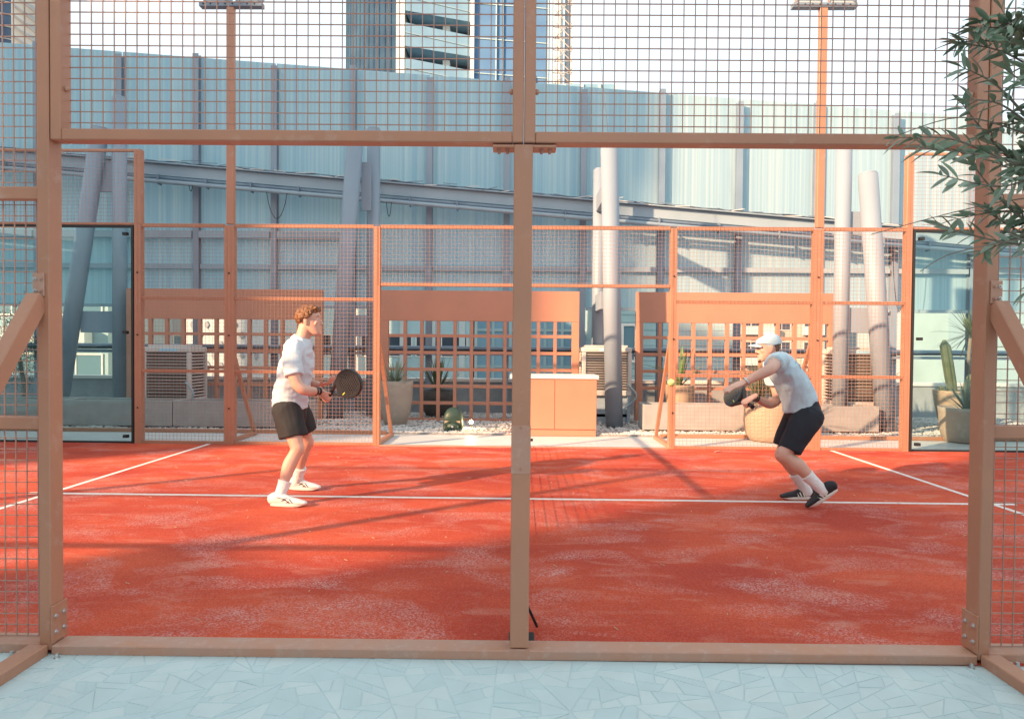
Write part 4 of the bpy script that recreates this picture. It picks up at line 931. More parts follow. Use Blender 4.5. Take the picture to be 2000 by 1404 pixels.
# ================================================================== PEOPLE
def catmull(P, n):
    out = []
    for i in range(len(P)-1):
        a, b, c, d = P[max(i-1,0)], P[i], P[i+1], P[min(i+2,len(P)-1)]
        for k in range(n):
            t = k/n; out.append([0.5*((2*b[j])+(c[j]-a[j])*t+(2*a[j]-5*b[j]+4*c[j]-d[j])*t*t+(3*b[j]-a[j]-3*c[j]+d[j])*t**3) for j in range(len(b))])
    out.append(list(P[-1])); return out
class Body(MB):
    def limb(s, secs, lat=(0,1,0), n=18, sub=4, caps=(True,True)):
        """secs: (x,y,z, half width along lat, half width across)"""
        P = catmull([list(q) for q in secs], sub); lat = Vector(lat); rings = []
        C_ = [Vector(q[:3]) for q in P]
        def ring(c, t, ra, rb):
            a = (lat - t*lat.dot(t)); a = a.normalized() if a.length > 1e-4 else t.orthogonal().normalized(); b = t.cross(a)
            return [c + a*ra*math.cos(2*math.pi*j/n) + b*rb*math.sin(2*math.pi*j/n) for j in range(n)]
        T = [(C_[min(i+1,len(C_)-1)]-C_[max(i-1,0)]).normalized() for i in range(len(C_))]
        if caps[0]:
            for ph in (80,55,28): k = R(ph); r_ = max(P[0][3],P[0][4])*0.8; rings.append(ring(C_[0]-T[0]*r_*math.sin(k), T[0], P[0][3]*math.cos(k), P[0][4]*math.cos(k)))
        for i in range(len(P)): rings.append(ring(C_[i], T[i], P[i][3], P[i][4]))
        if caps[1]:
            for ph in (28,55,80): k = R(ph); r_ = max(P[-1][3],P[-1][4])*0.8; rings.append(ring(C_[-1]+T[-1]*r_*math.sin(k), T[-1], P[-1][3]*math.cos(k), P[-1][4]*math.cos(k)))
        vv = [v for rg in rings for v in rg]; fs = []
        for i in range(len(rings)-1):
            for j in range(n): fs.append((i*n+j,i*n+(j+1) % n,(i+1)*n+(j+1) % n,(i+1)*n+j))
        fs += [tuple(range(n))[::-1], tuple(range(len(vv)-n,len(vv)))]; s.add(vv, fs, True); return s
    def skinned(s, name, m, parent, vox=0.006, smooth=4, wrinkle=0.0, wscale=9.0, wst=(1,1,1), seed=0):
        bm = bmesh.new(); me = bpy.data.meshes.new('t'); me.from_pydata([tuple(v) for v in s.v], [], s.f); bm.from_mesh(me); bmesh.ops.recalc_face_normals(bm, faces=bm.faces); bm.to_mesh(me); bm.free()
        o = bpy.data.objects.new('t', me); C.objects.link(o)
        r = o.modifiers.new('r','REMESH'); r.mode = 'VOXEL'; r.voxel_size = vox; r.use_smooth_shade = True
        q = o.modifiers.new('s','SMOOTH'); q.factor = 0.6; q.iterations = smooth
        bpy.context.view_layer.update(); dg = bpy.context.evaluated_depsgraph_get(); m2 = bpy.data.meshes.new_from_object(o.evaluated_get(dg)); bpy.data.objects.remove(o)
        off = Vector((0,0,0)); p = parent
        while p is not None: off = off + p.location; p = p.parent
        if wrinkle:
            nn = [v.normal.copy() for v in m2.vertices]
            for v, nv in zip(m2.vertices, nn):
                c = Vector((v.co.x*wst[0],v.co.y*wst[1],v.co.z*wst[2]))*wscale + Vector((seed,seed*2,0)); a = noise.noise(c); b = noise.noise(c*2.3+Vector((3,1,7)))
                v.co += nv*wrinkle*((1-abs(a)*2.4)*0.7+b*0.5)
        for v in m2.vertices: v.co -= off
        m2.materials.clear(); m2.materials.append(m); m2.polygons.foreach_set('use_smooth', [True]*len(m2.polygons)); m2.update()
        ob = bpy.data.objects.new(name, m2); C.objects.link(ob); ob.parent = parent; return ob
def V(*a): return Vector(a)
def head(B, c, f, u, k=1.0):
    f = f.normalized(); u = (u-f*u.dot(f)).normalized(); l = u.cross(f); c = Vector(c)
    def W(a, b, d=0): return c + f*a*k + u*b*k + l*d*k
    secs = [(-.128,.088,.055,.018),(-.118,.098,.02,.034),(-.10,.098,-.005,.045),(-.075,.094,-.035,.055),(-.045,.090,-.065,.063),(-.015,.088,-.088,.069),(.02,.088,-.098,.073),(.05,.090,-.100,.075),(.078,.080,-.093,.070),(.102,.056,-.072,.055),(.118,.025,-.04,.032)]
    n = 24; P = catmull([list(q) for q in secs], 3); vv = []; fs = []
    for (uz, fr, bk, hw) in P:
        for j in range(n):
            th = 2*math.pi*j/n; vv.append(W((fr+bk)/2+(fr-bk)/2*math.cos(th), uz, hw*math.sin(th)))
    for i in range(len(P)-1):
        for j in range(n): fs.append((i*n+j,i*n+(j+1) % n,(i+1)*n+(j+1) % n,(i+1)*n+j))
    fs += [tuple(range(n))[::-1], tuple(range(len(vv)-n,len(vv)))]; B.add(vv, fs, True)
    def seg(pts): B.limb([(*W(a,b,d), r*k, r2_*k) for a,b,d,r,r2_ in pts], lat=l, n=10, sub=3)
    seg([(.084,.022,0,.007,.006),(.098,-.008,0,.009,.009),(.110,-.028,0,.012,.010),(.092,-.038,0,.014,.008)])     # nose
    seg([(.086,-.060,-.020,.006,.006),(.094,-.058,0,.008,.008),(.086,-.060,.020,.006,.006)]); seg([(.086,-.072,-.016,.006,.006),(.092,-.071,0,.008,.008),(.086,-.072,.016,.006,.006)])   # lips
    seg([(.078,.034,-.042,.008,.007),(.087,.037,-.02,.008,.008),(.087,.035,0,.006,.007),(.087,.037,.02,.008,.008),(.078,.034,.042,.008,.007)])    # brow
    for sg in (-1,1):
        seg([(-.008,-.035,sg*.073,.006,.010),(-.012,-.012,sg*.079,.007,.016),(-.014,.012,sg*.081,.007,.019),(-.010,.026,sg*.078,.005,.012)])     # ears
        seg([(.070,-.015,sg*.040,.014,.012),(.062,-.03,sg*.048,.012,.012)])                        # cheeks
    return W, l
def eyes(W, parent, k=1.0):
    for sg in (-1,1):
        e = MB().ball(W(.079,.012,sg*.030), 0.0095*k, 12).build('eye', eye_w, parent); MB().ball(W(.0865,.012,sg*.0305), 0.0045*k, 8).build('iris', iris, e)
def hand(B, wrist, d, n, k=1.0, curl=(20,25,20), thumb=1, spread=0.0, tcurl=15):
    """d points to the fingers, n out of the palm, thumb on the side of +-(d x n)"""
    wrist = Vector(wrist); d = Vector(d).normalized(); n = Vector(n); n = (n-d*n.dot(d)).normalized(); s = d.cross(n)*thumb
    B.limb([(*(wrist-d*0.02*k), .027*k,.021*k),(*(wrist+d*0.015*k), .030*k,.017*k),(*(wrist+d*0.05*k), .040*k,.016*k),(*(wrist+d*0.092*k), .040*k,.013*k)], lat=s, n=16, sub=3)
    for i, (off, L) in enumerate(((.030,.92),(.010,1.0),(-.010,.95),(-.029,.78))):
        p = wrist + d*(0.088+(-0.004 if i in (0,3) else 0))*k + s*off*k; dd = (d + s*off*spread*8).normalized(); pts = [(*(p-dd*0.02*k), .0095*k,.009*k),(*p, .0098*k,.0095*k)]; ax = dd.cross(n).normalized(); cur = dd
        for seg_, c_ in zip((.044,.027,.022), curl):
            cur = Quaternion(ax, R(c_)) @ cur; p = p + cur*seg_*L*k; pts.append((*p, .0088*k,.0085*k))
        B.limb(pts, lat=s, n=8, sub=2)
    p = wrist + d*0.022*k + s*0.026*k; cur = (d*0.75 + s*0.65 + n*0.25).normalized(); pts = [(*(p-cur*0.01), .014*k,.013*k)]; ax = cur.cross(n).normalized()
    for seg_, c_ in zip((.036,.030,.025), (0,tcurl,tcurl)):
        cur = Quaternion(ax, R(c_)) @ cur; cur = (cur + (d-s*0.3)*0.10).normalized(); p = p + cur*seg_*k; pts.append((*p, .0112*k,.0105*k))
    B.limb(pts, lat=d, n=8, sub=2)
def shoe(heel, toe, up, width_dir, m_up, m_sole, parent, name='shoe', k=1.0):
    heel = Vector(heel); toe = Vector(toe); f = (toe-heel); L = f.length; f.normalize(); up = Vector(up); up = (up-f*up.dot(f)).normalized(); l = up.cross(f)
    def W(a, b, c=0): return heel + f*a*L + up*b + l*c
    B = Body(); secs = [(.03,.056,.030,.048),(.12,.062,.036,.056),(.26,.060,.038,.053),(.42,.052,.040,.046),(.60,.043,.045,.034),(.80,.036,.046,.026),(.95,.030,.036,.018)]
    B.limb([(*W(a,b), w_, h) for a,b,w_,h in secs], lat=l, n=18, sub=3)
    o = B.skinned(name, m_up, parent, 0.006, 3)
    mb = MB(); n = 20; vv = []
    prof = []
    for j in range(n):
        th = 2*math.pi*j/n; a = 0.5+0.52*math.cos(th); w_ = (0.036+0.012*(1-abs(a-0.72)*1.6))*abs(math.sin(th))**0.75*math.copysign(1,math.sin(th)); prof.append((a,w_))
    for b in (0.0,0.004,0.024,0.028):
        ins = 0.93 if b in (0.0,0.028) else 1.0
        for a, w_ in prof: vv.append(W(0.5+(a-0.5)*ins, b + (0.012*max(0,(a-0.8))/0.2 if b < 0.02 else 0.006*max(0,(a-.8))/.2), w_*ins))
    fs = [(i*n+j,i*n+(j+1) % n,(i+1)*n+(j+1) % n,(i+1)*n+j) for i in range(3) for j in range(n)] + [tuple(range(n))[::-1], tuple(range(3*n,4*n))]
    mb.add(vv, fs, True).build('sole', m_sole, o)
    return o, W, l
def ringtube(p, q, r, w, name, m, parent, lat=(0,1,0), k=1.15):
    p = Vector(p); q = Vector(q); t = (q-p).normalized(); a = t.orthogonal().normalized(); b = t.cross(a); mb = MB(); n = 20; vv = []
    for (dt, rr_) in ((-w/2,r),(-w/2,r+.004),(w/2,r+.004),(w/2,r)):
        for j in range(n): vv.append(p + t*dt + (a*math.cos(2*math.pi*j/n)+b*math.sin(2*math.pi*j/n))*rr_)
    fs = [(i*n+j,i*n+(j+1) % n,((i+1) % 4)*n+(j+1) % n,((i+1) % 4)*n+j) for i in range(4) for j in range(n)]
    return mb.add(vv, fs, True).build(name, m, parent)

# racket: butt end, direction of the shaft, direction of the face width
def racket(butt, ax, wd, lab, mface, mbody):
    butt = Vector(butt); ax = Vector(ax).normalized(); wd = Vector(wd); wd = (wd-ax*wd.dot(ax)).normalized(); nn = ax.cross(wd)
    t = thing('padel_racket', lab, 'racket', butt, 'padel rackets')
    def W(a, b, c=0): return butt + ax*a + wd*b + nn*c
    # head: drop-shaped plate with drilled holes
    n = 40; T = 0.019; outl = []
    for j in range(n):
        th = 2*math.pi*j/n; a = math.cos(th); b = math.sin(th); outl.append((0.325+0.132*a, 0.129*b*(1-0.10*max(0,-a)**2)))
    bm = bmesh.new(); vs_f = [bm.verts.new((x,y,T)) for x,y in outl]; vs_b = [bm.verts.new((x,y,-T)) for x,y in outl]
    bm.faces.new(vs_f); bm.faces.new(vs_b[::-1])
    for j in range(n): bm.faces.new((vs_f[j],vs_b[j],vs_b[(j+1) % n],vs_f[(j+1) % n]))
    bmesh.ops.recalc_face_normals(bm, faces=bm.faces)
    bmesh.ops.bevel(bm, geom=[e for e in bm.edges if abs(e.verts[0].co.z-e.verts[1].co.z) < 1e-6], offset=0.006, segments=2, affect='EDGES')
    me = bpy.data.meshes.new('h'); bm.to_mesh(me); bm.free(); ho = bpy.data.objects.new('h', me); C.objects.link(ho)
    bm = bmesh.new(); s_ = 0.0205
    for i in range(-6,7):
        for j in range(-6,7):
            x = 0.335+i*s_; y = j*s_+(s_/2 if i % 2 else 0)
            if ((x-0.335)/0.098)**2+(y/0.092)**2 < 1: bmesh.ops.create_cone(bm, cap_ends=True, segments=8, radius1=0.0043, radius2=0.0043, depth=0.08, matrix=Matrix.Translation((x,y,0)))
    m2 = bpy.data.meshes.new('c'); bm.to_mesh(m2); bm.free(); co = bpy.data.objects.new('c', m2); C.objects.link(co)
    md = ho.modifiers.new('b','BOOLEAN'); md.operation = 'DIFFERENCE'; md.object = co; md.solver = 'EXACT'
    bpy.context.view_layer.update(); dg = bpy.context.evaluated_depsgraph_get(); m3 = bpy.data.meshes.new_from_object(ho.evaluated_get(dg)); bpy.data.objects.remove(ho); bpy.data.objects.remove(co)
    for v in m3.vertices: v.co = W(*v.co) - butt
    m3.materials.clear(); m3.materials.append(mface); hd = bpy.data.objects.new('head', m3); C.objects.link(hd); hd.parent = t
    mb = MB()
    for sg in (-1,1): mb.beam(W(0.125,sg*0.006), W(0.235,sg*0.078), 0.022, 0.034, nn, 0.004)
    mb.build('throat', mbody, t)
    mb = MB(); mb.cyl(W(0.0,0), W(0.135,0), 0.0165, 0.015, 12).build('grip', mbody, t); MB().cyl(W(-0.008,0), W(0.006,0), 0.021, 0.019, 12).build('butt_cap', mbody, t)
    for sg in (-1,1): MB().beam(W(0.232,-0.062*1,sg*(T+0.0012)), W(0.262,-0.052*1,sg*(T+0.0012)), 0.007, 0.002, nn).build('logo_bar', yellow, t)
    MB().path([W(-0.006,0),W(-0.03,0.02),W(-0.06,0.015),W(-0.065,-0.015),W(-0.03,-0.02),W(-0.006,0)], 0.002, 5).build('wrist_cord', mbody, t)
    return W

# ---------------- player one (left, facing right)
p1 = thing('person', 'man with curly auburn hair in white t-shirt and black shorts holding a racket', 'person', (-1.98,2.93,0))
L1 = V(-0.18,1,0).normalized()
B = Body(); Wh, lh = head(B, (-1.856,2.93,1.590), V(1,0.02,0.03), V(0,0,1), 1.02)
B.limb([(-1.935,2.93,1.39,.078,.068),(-1.912,2.93,1.455,.062,.064),(-1.885,2.93,1.54,.060,.066)], lat=L1)
B.limb([(-2.02,2.93,0.84,.150,.105),(-2.03,2.93,0.92,.150,.110),(-2.015,2.93,1.02,.148,.112),(-1.99,2.93,1.15,.165,.118),(-1.965,2.93,1.28,.175,.112),(-1.94,2.93,1.37,.150,.082),(-1.93,2.93,1.41,.09,.06)], lat=L1, n=24)
hp1 = V(-1.676,2.85,0.934); dR = V(.50,.15,-.62).normalized(); axR = V(.83,-.35,.42).normalized(); dR = (dR-axR*dR.dot(axR)).normalized(); nR = axR.cross(dR); nR = nR if nR.y > 0 else -nR
wR = hp1 - nR*0.034 - dR*0.068
B.limb([(-1.945,2.77,1.345,.062,.062),(-1.93,2.70,1.25,.056,.058),(-1.905,2.665,1.13,.049,.052),(-1.875,2.655,1.045,.044,.048),(-1.83,2.67,1.0,.046,.046),(-1.78,2.71,0.98,.041,.042),((-1.78+wR.x)/2,(2.71+wR.y)/2,(0.98+wR.z)/2,.035,.034),(*wR,.028,.023)], lat=(0,1,0.2))
hand(B, wR, dR, nR, 1.0, (62,78,50), thumb=(1 if dR.cross(nR).dot(axR) > 0 else -1), tcurl=35)
wL = V(-1.775,3.00,1.02)
B.limb([(-1.99,3.08,1.345,.060,.060),(-1.995,3.15,1.24,.055,.056),(-1.995,3.175,1.12,.048,.05),(-1.985,3.17,1.045,.044,.046),(-1.94,3.13,1.02,.046,.046),(-1.87,3.07,1.02,.038,.040),(*wL,.027,.022)], lat=(1,0,0))
hand(B, wL, V(.85,-.42,.20), V(.25,-.10,.95), 1.0, (18,22,15), thumb=1 if V(.85,-.42,.20).cross(V(.25,-.10,.95)).y < 0 else -1, spread=0.15)
def leg(B, hip, knee, ankle, heel, toe, lat, k=1.0):
    hip, knee, ankle, heel, toe = map(Vector, (hip, knee, ankle, heel, toe)); th = knee-hip; shk = ankle-knee; f = (toe-heel).normalized(); back = -f
    def q(a, v, t, w1, w2, off=0): p = a+v*t+back*off; return (*p, w1*k, w2*k)
    B.limb([q(hip,th,0,.088,.095), q(hip,th,.3,.082,.088), q(hip,th,.65,.068,.073), q(hip,th,.9,.058,.060), q(hip,th,1.0,.056,.061), q(knee,shk,.12,.051,.055,.006), q(knee,shk,.32,.056,.060,.016), q(knee,shk,.5,.050,.053,.014), q(knee,shk,.75,.037,.040,.006), q(knee,shk,.95,.033,.037,0), q(knee,shk,1.03,.033,.038,0)], lat=lat, n=18)
    B.limb([(*(heel+(toe-heel)*.12+Vector((0,0,.05))),.028,.035),(*(heel+(toe-heel)*.45+Vector((0,0,.05))),.032,.03),(*(heel+(toe-heel)*.85+Vector((0,0,.035))),.035,.018)], lat=lat, n=12)
leg(B, (-2.03,2.84,.84), (-1.895,2.735,.475), (-2.012,2.64,.10), (-2.09,2.63,0), (-1.785,2.62,0), (0,1,0))
leg(B, (-2.03,3.02,.84), (-1.935,3.11,.48), (-2.075,3.25,.11), (-2.15,3.26,0), (-1.86,3.24,0), (0,1,0))
bd = B.skinned('body', skin1, p1, 0.0052, 3); eyes(Wh, p1, 0.85)
# hair
H = Body(); q = random.Random(5)
for i in range(420):
    th = q.uniform(0,2*math.pi); ph = math.acos(q.uniform(-0.35,1)); f_, l_, u_ = math.sin(ph)*math.cos(th), math.sin(ph)*math.sin(th), math.cos(ph)
    a, b, d = -0.010+0.104*f_, 0.028+0.098*u_, 0.081*l_
    if a > 0.035 and b < 0.075 - 0.0*a: continue
    if b < 0.055 - 0.9*(0.035-a)*0.9 and a > -0.07: 
        if b < 0.035 or a > 0.02: continue
    if b < -0.045: continue
    r_ = q.uniform(.011,.021)*(0.75 if b < 0.02 else 1.0) 
    H.ball(Wh(a,b,d), r_, 6)
H.limb([(*Wh(-.06,.02),.070,.045),(*Wh(-.045,.075),.066,.055),(*Wh(.0,.102),.060,.035),(*Wh(.045,.090),.048,.02)], lat=lh, n=14)
for i in range(60): a = q.uniform(.03,.085); H.ball(Wh(a, 0.108-0.35*max(0,a-.04)+q.uniform(-.012,.018), q.uniform(-.058,.058)), q.uniform(.010,.018), 6)
H.skinned('hair', hair_m, p1, 0.0045, 1, 0.003, 60)
for sg in (-1,1): MB().path([Wh(.088,.038,sg*.012),Wh(.090,.043,sg*.028),Wh(.080,.038,sg*.046)], 0.004, 5, 0.002).build('eyebrow', hair_m, p1)
# shirt
S = Body()
S.limb([(-2.02,2.93,0.79,.165,.143),(-2.03,2.93,0.86,.168,.150),(-2.02,2.93,0.96,.166,.148),(-1.995,2.93,1.08,.172,.146),(-1.97,2.93,1.20,.182,.144),(-1.95,2.93,1.30,.182,.124),(-1.938,2.93,1.370,.165,.105),(-1.928,2.93,1.415,.120,.090),(-1.918,2.93,1.445,.082,.077)], lat=L1, n=28, caps=(False,False))
S.limb([(-1.95,2.80,1.350,.086,.084),(-1.935,2.72,1.28,.078,.080),(-1.915,2.685,1.17,.076,.080),(-1.903,2.67,1.115,.074,.080)], lat=(0,1,0), caps=(True,False))
S.limb([(-1.995,3.06,1.350,.082,.080),(-1.998,3.13,1.27,.074,.076),(-1.998,3.165,1.17,.072,.076),(-1.996,3.175,1.115,.070,.076)], lat=(0,1,0), caps=(True,False))
sh1 = S.skinned('t_shirt', shirt_m, p1, 0.0062, 4, 0.011, 7.5, (1,1,1.7), 2)
bpy.context.view_layer.update()
for a, b in (((-2.095,1.19),(-2.080,1.178)),((-2.080,1.178),(-2.092,1.166)),((-2.092,1.166),(-2.078,1.155))):
    hit = []
    for e in (a, b):
        ok, loc_, no_, ix = sh1.ray_cast(V(e[0],2.3,e[1])-p1.location, V(0,1,0)); hit.append((loc_+p1.location+no_*0.001) if ok else None)
    if all(h is not None for h in hit): MB().beam(hit[0], hit[1], 0.004, 0.002).build('print_mark', print_m, sh1)
# shorts
S = Body()
S.limb([(-2.02,2.93,0.90,.158,.125),(-2.03,2.93,0.82,.172,.140),(-2.025,2.93,0.74,.172,.135)], lat=L1, n=24, caps=(False,True))
S.limb([(-2.03,2.84,.82,.108,.128),(-1.995,2.82,.72,.112,.128),(-1.965,2.80,.64,.112,.125),(-1.95,2.79,.575,.112,.124)], lat=(0,1,0), caps=(True,False))
S.limb([(-2.03,3.02,.82,.108,.122),(-1.99,3.05,.72,.110,.120),(-1.965,3.07,.64,.106,.115),(-1.95,3.085,.585,.104,.112)], lat=(0,1,0), caps=(True,False))
S.skinned('shorts', shorts_m, p1, 0.0065, 3, 0.006, 8, (1,1,.6), 5)
def sock(an, kn, t1, parent, lat=(0,1,0), m=sock_m):
    an = Vector(an); kn = Vector(kn); v = kn-an; Body().limb([(*(an-v.normalized()*0.02),.042,.050),(*(an+v*t1*.35),.043,.048),(*(an+v*t1*.75),.048,.053),(*(an+v*t1),.053,.060)], lat=lat, n=20, caps=(True,False)).skinned('sock', m, parent, 0.005, 2, 0.002, 30)
sock((-2.015,2.64,.085), (-1.905,2.735,.475), 0.33, p1); sock((-2.078,3.25,.09), (-1.945,3.11,.48), 0.36, p1)
def tiger(W, parent, side, m):
    # crossing side stripes of the white shoe
    for a0,b0,a1,b1 in ((.22,.082,.42,.070),(.36,.052,.52,.082),(.42,.070,.60,.034),(.50,.036,.56,.052),(.58,.066,.68,.036)):
        MB().beam(W(a0,b0,side*(.0425)), W(a1,b1,side*(.0475)), 0.005, 0.004, (0,1,0)).build('side_stripe', m, parent)
o, W_, l_ = shoe((-2.085,2.63,0.01), (-1.785,2.62,0.01), (0,0,1), None, shoe_w, sole_w, p1); tiger(W_, o, 1 if l_.y < 0 else -1, graphite)
MB().path([W_(.32,.105),W_(.42,.100,.01),W_(.45,.085,-.01),W_(.52,.082,.01),W_(.56,.074,-.01)], 0.005, 5).build('lace', white_m, o)
o, W_, l_ = shoe((-2.15,3.26,0.01), (-1.86,3.24,0.01), (0,0,1), None, shoe_w, sole_w, p1); tiger(W_, o, 1 if l_.y < 0 else -1, graphite)
MB().path([W_(.30,.105),W_(.40,.12,.01),W_(.48,.108,.0),W_(.42,.09,.01)], 0.004, 5).build('lace', white_m, o)
fa = V(-1.78,2.71,0.98); wdv = (wR-fa).normalized(); ringtube(wR-wdv*0.02, wR, 0.030, 0.022, 'wristband', black, p1); ringtube(wR-wdv*0.052, wR-wdv*0.03, 0.034, 0.018, 'watch', graphite2, p1)
MB().cbox((wR.x-0.075,wR.y-0.036,wR.z-0.005),(wR.x-0.040,wR.y-0.026,wR.z+0.035),0.004).build('watch_face', graphite, p1)
butt1 = hp1 - axR*0.065
racket(butt1, axR, V(-0.40,0.0,0.9), 'black padel racket with rows of holes held out by the auburn-haired player', graphite, graphite)

# ---------------- player two (right, crouching, facing left)
p2 = thing('person', 'crouching man in white cap, pale t-shirt and dark shorts with one arm stretched forward', 'person', (2.45,2.9,0))
L2 = V(-0.22,-1,0.02).normalized()
B = Body(); Wq, lq = head(B, (2.192,2.905,1.383), V(-1,0.06,-0.08), V(-0.12,0,1), 0.93)
B.limb([(2.30,2.92,1.27,.075,.065),(2.26,2.915,1.31,.060,.060),(2.222,2.91,1.355,.056,.060)], lat=L2)
B.limb([(2.52,2.92,0.78,.150,.110),(2.50,2.92,0.88,.150,.112),(2.45,2.92,0.98,.148,.112),(2.395,2.92,1.09,.165,.115),(2.335,2.92,1.20,.175,.108),(2.29,2.915,1.27,.140,.08),(2.275,2.915,1.30,.09,.06)], lat=L2, n=24)
eL = V(2.045,2.47,1.205); wL2 = V(1.835,2.44,1.105)
B.limb([(2.20,2.72,1.265,.062,.060),(2.145,2.62,1.255,.056,.056),(2.085,2.52,1.225,.048,.05),(*eL,.045,.046),(1.985,2.455,1.178,.044,.045),(1.91,2.445,1.142,.037,.038),(*wL2,.028,.024)], lat=(0,0.5,1))
hand(B, wL2, V(-.92,-.03,-.36), V(-.30,.25,-.85), 1.0, (6,8,6), thumb=1 if V(-.92,-.03,-.36).cross(V(-.30,.25,-.85)).y > 0 else -1, spread=0.2)
ax2 = V(-.16,.93,.28).normalized(); hp2 = V(2.025,2.885,0.893); d2 = V(-.75,-.1,-.5); d2 = (d2-ax2*d2.dot(ax2)).normalized(); n2 = ax2.cross(d2); n2 = n2 if n2.z < 0 else -n2
wR2 = hp2 - n2*0.034 - d2*0.068
B.limb([(2.29,3.09,1.235,.060,.060),(2.33,3.13,1.13,.055,.056),(2.365,3.14,1.02,.046,.048),(2.37,3.12,0.935,.042,.045),(2.33,3.08,0.895,.043,.043),(2.24,3.01,0.885,.040,.041),(*wR2,.028,.024)], lat=(0,1,0.2))
hand(B, wR2, d2, n2, 1.0, (62,78,50), thumb=(1 if d2.cross(n2).dot(ax2) > 0 else -1), tcurl=35)
leg(B, (2.52,2.83,.80), (2.295,2.78,.465), (2.60,2.73,.185), (2.70,2.72,.16), (2.53,2.78,.0), (0,1,0), 1.06)
leg(B, (2.52,3.0,.80), (2.385,3.04,.42), (2.635,3.1,.11), (2.70,3.12,0), (2.415,3.1,0), (0,1,0), 1.04)
B.skinned('body', skin2, p2, 0.0052, 3); eyes(Wq, p2, 0.93)
H = Body(); H.limb([(*Wq(-.075,-.035),.055,.022),(*Wq(-.07,.01),.064,.036),(*Wq(-.04,.05),.066,.06)], lat=lq, n=14); H.skinned('hair', hair_d, p2, 0.0045, 1)
H = Body(); H.limb([(*Wq(.072,-.088),.036,.016),(*Wq(.080,-.112),.030,.016)], lat=lq, n=12); H.limb([(*Wq(.088,-.050,-.016),.012,.005),(*Wq(.096,-.048,0),.014,.005),(*Wq(.088,-.050,.016),.012,.005)], lat=lq, n=8); H.skinned('beard', hair_d, p2, 0.004, 1)
# cap
Kc = Body(); Kc.limb([(*Wq(-.012,.036),.083,.108),(*Wq(-.014,.065),.084,.108),(*Wq(-.014,.092),.076,.095),(*Wq(-.012,.112),.056,.070),(*Wq(-.010,.124),.028,.036)], lat=lq, n=26, caps=(False,True))
Kc.limb([(*Wq(-.035,.022),.076,.085),(*Wq(-.03,.045),.082,.092)], lat=lq, n=22, caps=(False,False))
cp = Kc.skinned('cap', shirt_b, p2, 0.005, 2)
mb = MB(); vv = []; m_ = 14
for z_ in (0,-0.004):
    for i in range(m_+1):
        a = -1+2*i/m_; 
        for r__ in (0,.5,1): vv.append(Wq(.075+(.085*(1-a*a)**.5)*r__+0.02*(1-a*a), .048-.012*r__-0.020*a*a+z_, .072*a))
k3 = 3; M3 = (m_+1)*3; fs = []
for i in range(m_):
    for j in range(2): a = i*3+j; fs += [(a,a+1,a+4,a+3),(M3+a,M3+a+3,M3+a+4,M3+a+1)]
    a = i*3+2; fs.append((a,M3+a,M3+a+3,a+3)); a = i*3; fs.append((a,a+3,M3+a+3,M3+a))
mb.add(vv, fs, True).build('brim', shirt_b, cp)
MB().ball(Wq(-.113,.035,0), 0.022, 12, (0.5,1,0.8)).build('strap_opening', black, cp); MB().ball(Wq(-.010,.142,0), 0.007, 8).build('button', shirt_b, cp)
# shirt
S = Body()
S.limb([(2.50,2.92,0.835,.160,.148),(2.485,2.92,0.92,.160,.142),(2.445,2.92,1.02,.162,.138),(2.395,2.92,1.10,.172,.134),(2.34,2.92,1.19,.180,.126),(2.305,2.915,1.255,.155,.105),(2.28,2.915,1.285,.105,.082),(2.262,2.915,1.305,.080,.072)], lat=L2, n=28, caps=(False,False))
S.limb([(2.24,2.76,1.265,.080,.080),(2.18,2.68,1.262,.080,.080),(2.13,2.60,1.25,.076,.078)], lat=(0,0.5,1), caps=(True,False))
S.limb([(2.295,3.07,1.24,.074,.074),(2.325,3.12,1.16,.074,.076),(2.35,3.135,1.06,.072,.076)], lat=(0,1,0), caps=(True,False))
sh2 = S.skinned('t_shirt', shirt_b, p2, 0.0062, 4, 0.012, 7.0, (1.6,1,1), 9)
bpy.context.view_layer.update()
for k in range(7):
    a = V(2.462,2.78+0.028*k,1.278) + V(0.004*k,0,-0.012*abs(k-3)*0.3)
    nb = V(0.74,-0.30,0.60).normalized(); hit = []
    for e in (V(-0.016,0,0.034), V(0.018,0.004,-0.030)):
        ok, loc_, no_, ix = sh2.ray_cast(a+e+nb*0.25-p2.location, -nb); hit.append((loc_+p2.location+no_*0.001) if ok else None)
    if all(h is not None for h in hit): MB().beam(hit[0], hit[1], 0.010 if k % 2 else 0.006, 0.003).build('print_letter', print_m, sh2)
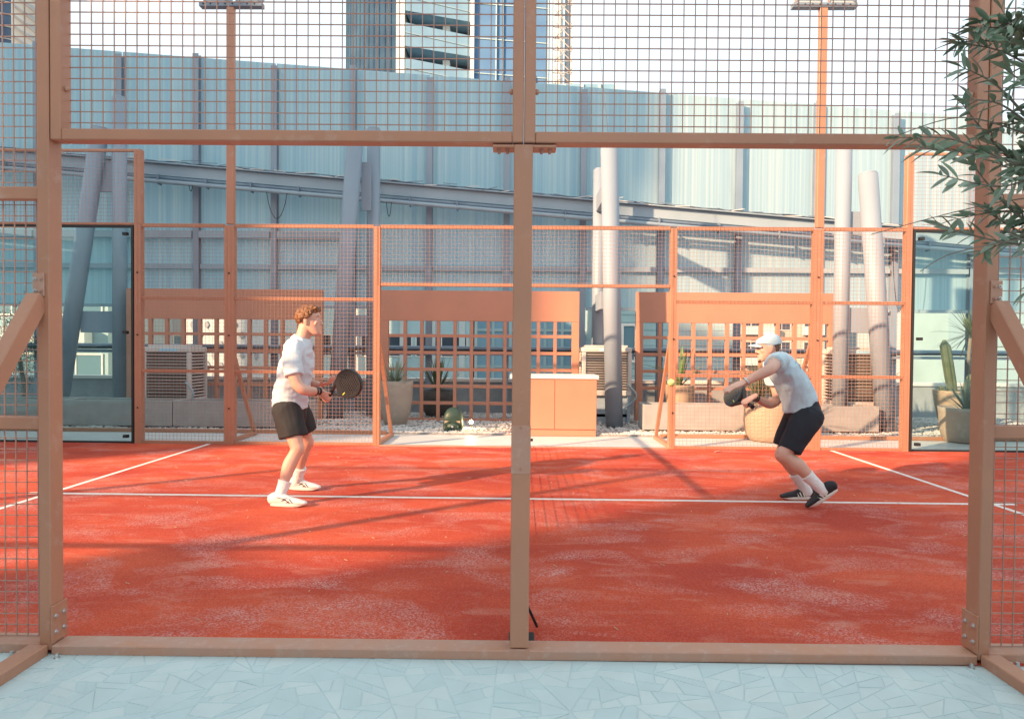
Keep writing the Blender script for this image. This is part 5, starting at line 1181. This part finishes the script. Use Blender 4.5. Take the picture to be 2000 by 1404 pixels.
# shorts
S = Body()
S.limb([(2.50,2.92,0.92,.152,.130),(2.525,2.92,0.83,.165,.140),(2.525,2.92,0.76,.165,.130)], lat=L2, n=24, caps=(False,True))
S.limb([(2.53,2.83,.80,.108,.135),(2.46,2.81,.70,.108,.120),(2.39,2.80,.58,.102,.103),(2.35,2.79,.50,.097,.094)], lat=(0,1,0), caps=(True,False))
S.limb([(2.53,3.0,.80,.108,.130),(2.48,3.02,.70,.108,.116),(2.43,3.035,.58,.100,.102),(2.405,3.04,.50,.094,.094)], lat=(0,1,0), caps=(True,False))
S.skinned('shorts', shorts_n, p2, 0.0065, 3, 0.006, 8, (1,1,.6), 3)
sock((2.605,2.73,.18), (2.31,2.775,.47), 0.42, p2); sock((2.635,3.1,.09), (2.40,3.04,.42), 0.50, p2)
def three(W, parent, side, m):
    for k in range(3): MB().beam(W(.40+.085*k,.082-.012*k,side*(.036+.001*k)), W(.34+.085*k,.026,side*(.0465)), 0.011, 0.004, (0,1,0)).build('side_stripe', m, parent)
upn = V(-0.6,0,0.8)
hL2, tL2 = V(2.715,2.715,.165), V(2.525,2.775,.012); fdir = (tL2-hL2).normalized(); ext = hL2 - fdir*0.02
o, W_, l_ = shoe(ext, tL2+fdir*0.01, V(-0.62,0.0,0.78), None, shoe_k, sole_w, p2); three(W_, o, 1 if l_.y < 0 else -1, sole_w)
MB().beam(W_(.04,.10), W_(.10,.085), 0.04, 0.02, (0,1,0), 0.004).build('heel_tab', sock_m, o); MB().path([W_(.34,.105,.01),W_(.40,.112,-.02),W_(.46,.095,.01),W_(.52,.09,-.01)], 0.005, 5).build('lace', black, o)
o, W_, l_ = shoe((2.71,3.12,0.008), (2.41,3.10,0.008), (0,0,1), None, shoe_k, sole_w, p2); three(W_, o, 1 if l_.y < 0 else -1, sole_w)
MB().beam(W_(.03,.10), W_(.10,.09), 0.04, 0.02, (0,1,0), 0.004).build('heel_tab', sock_m, o)
fv = (wR2-V(2.24,3.01,0.885)).normalized(); ringtube(wR2-fv*0.01, wR2, 0.031, 0.014, 'wristband', black, p2); ringtube(wR2-fv*0.035, wR2, 0.034, 0.012, 'wristband', black, p2)
fl_ = (wL2-V(1.91,2.445,1.142)).normalized(); ringtube(wL2-fl_*0.012, wL2, 0.031, 0.014, 'bracelet', zinc, p2)
racket(hp2-ax2*0.065, ax2, V(0.35,0.25,1.0), 'dark grey padel racket gripped by the crouching player in the cap', graphite2, graphite)
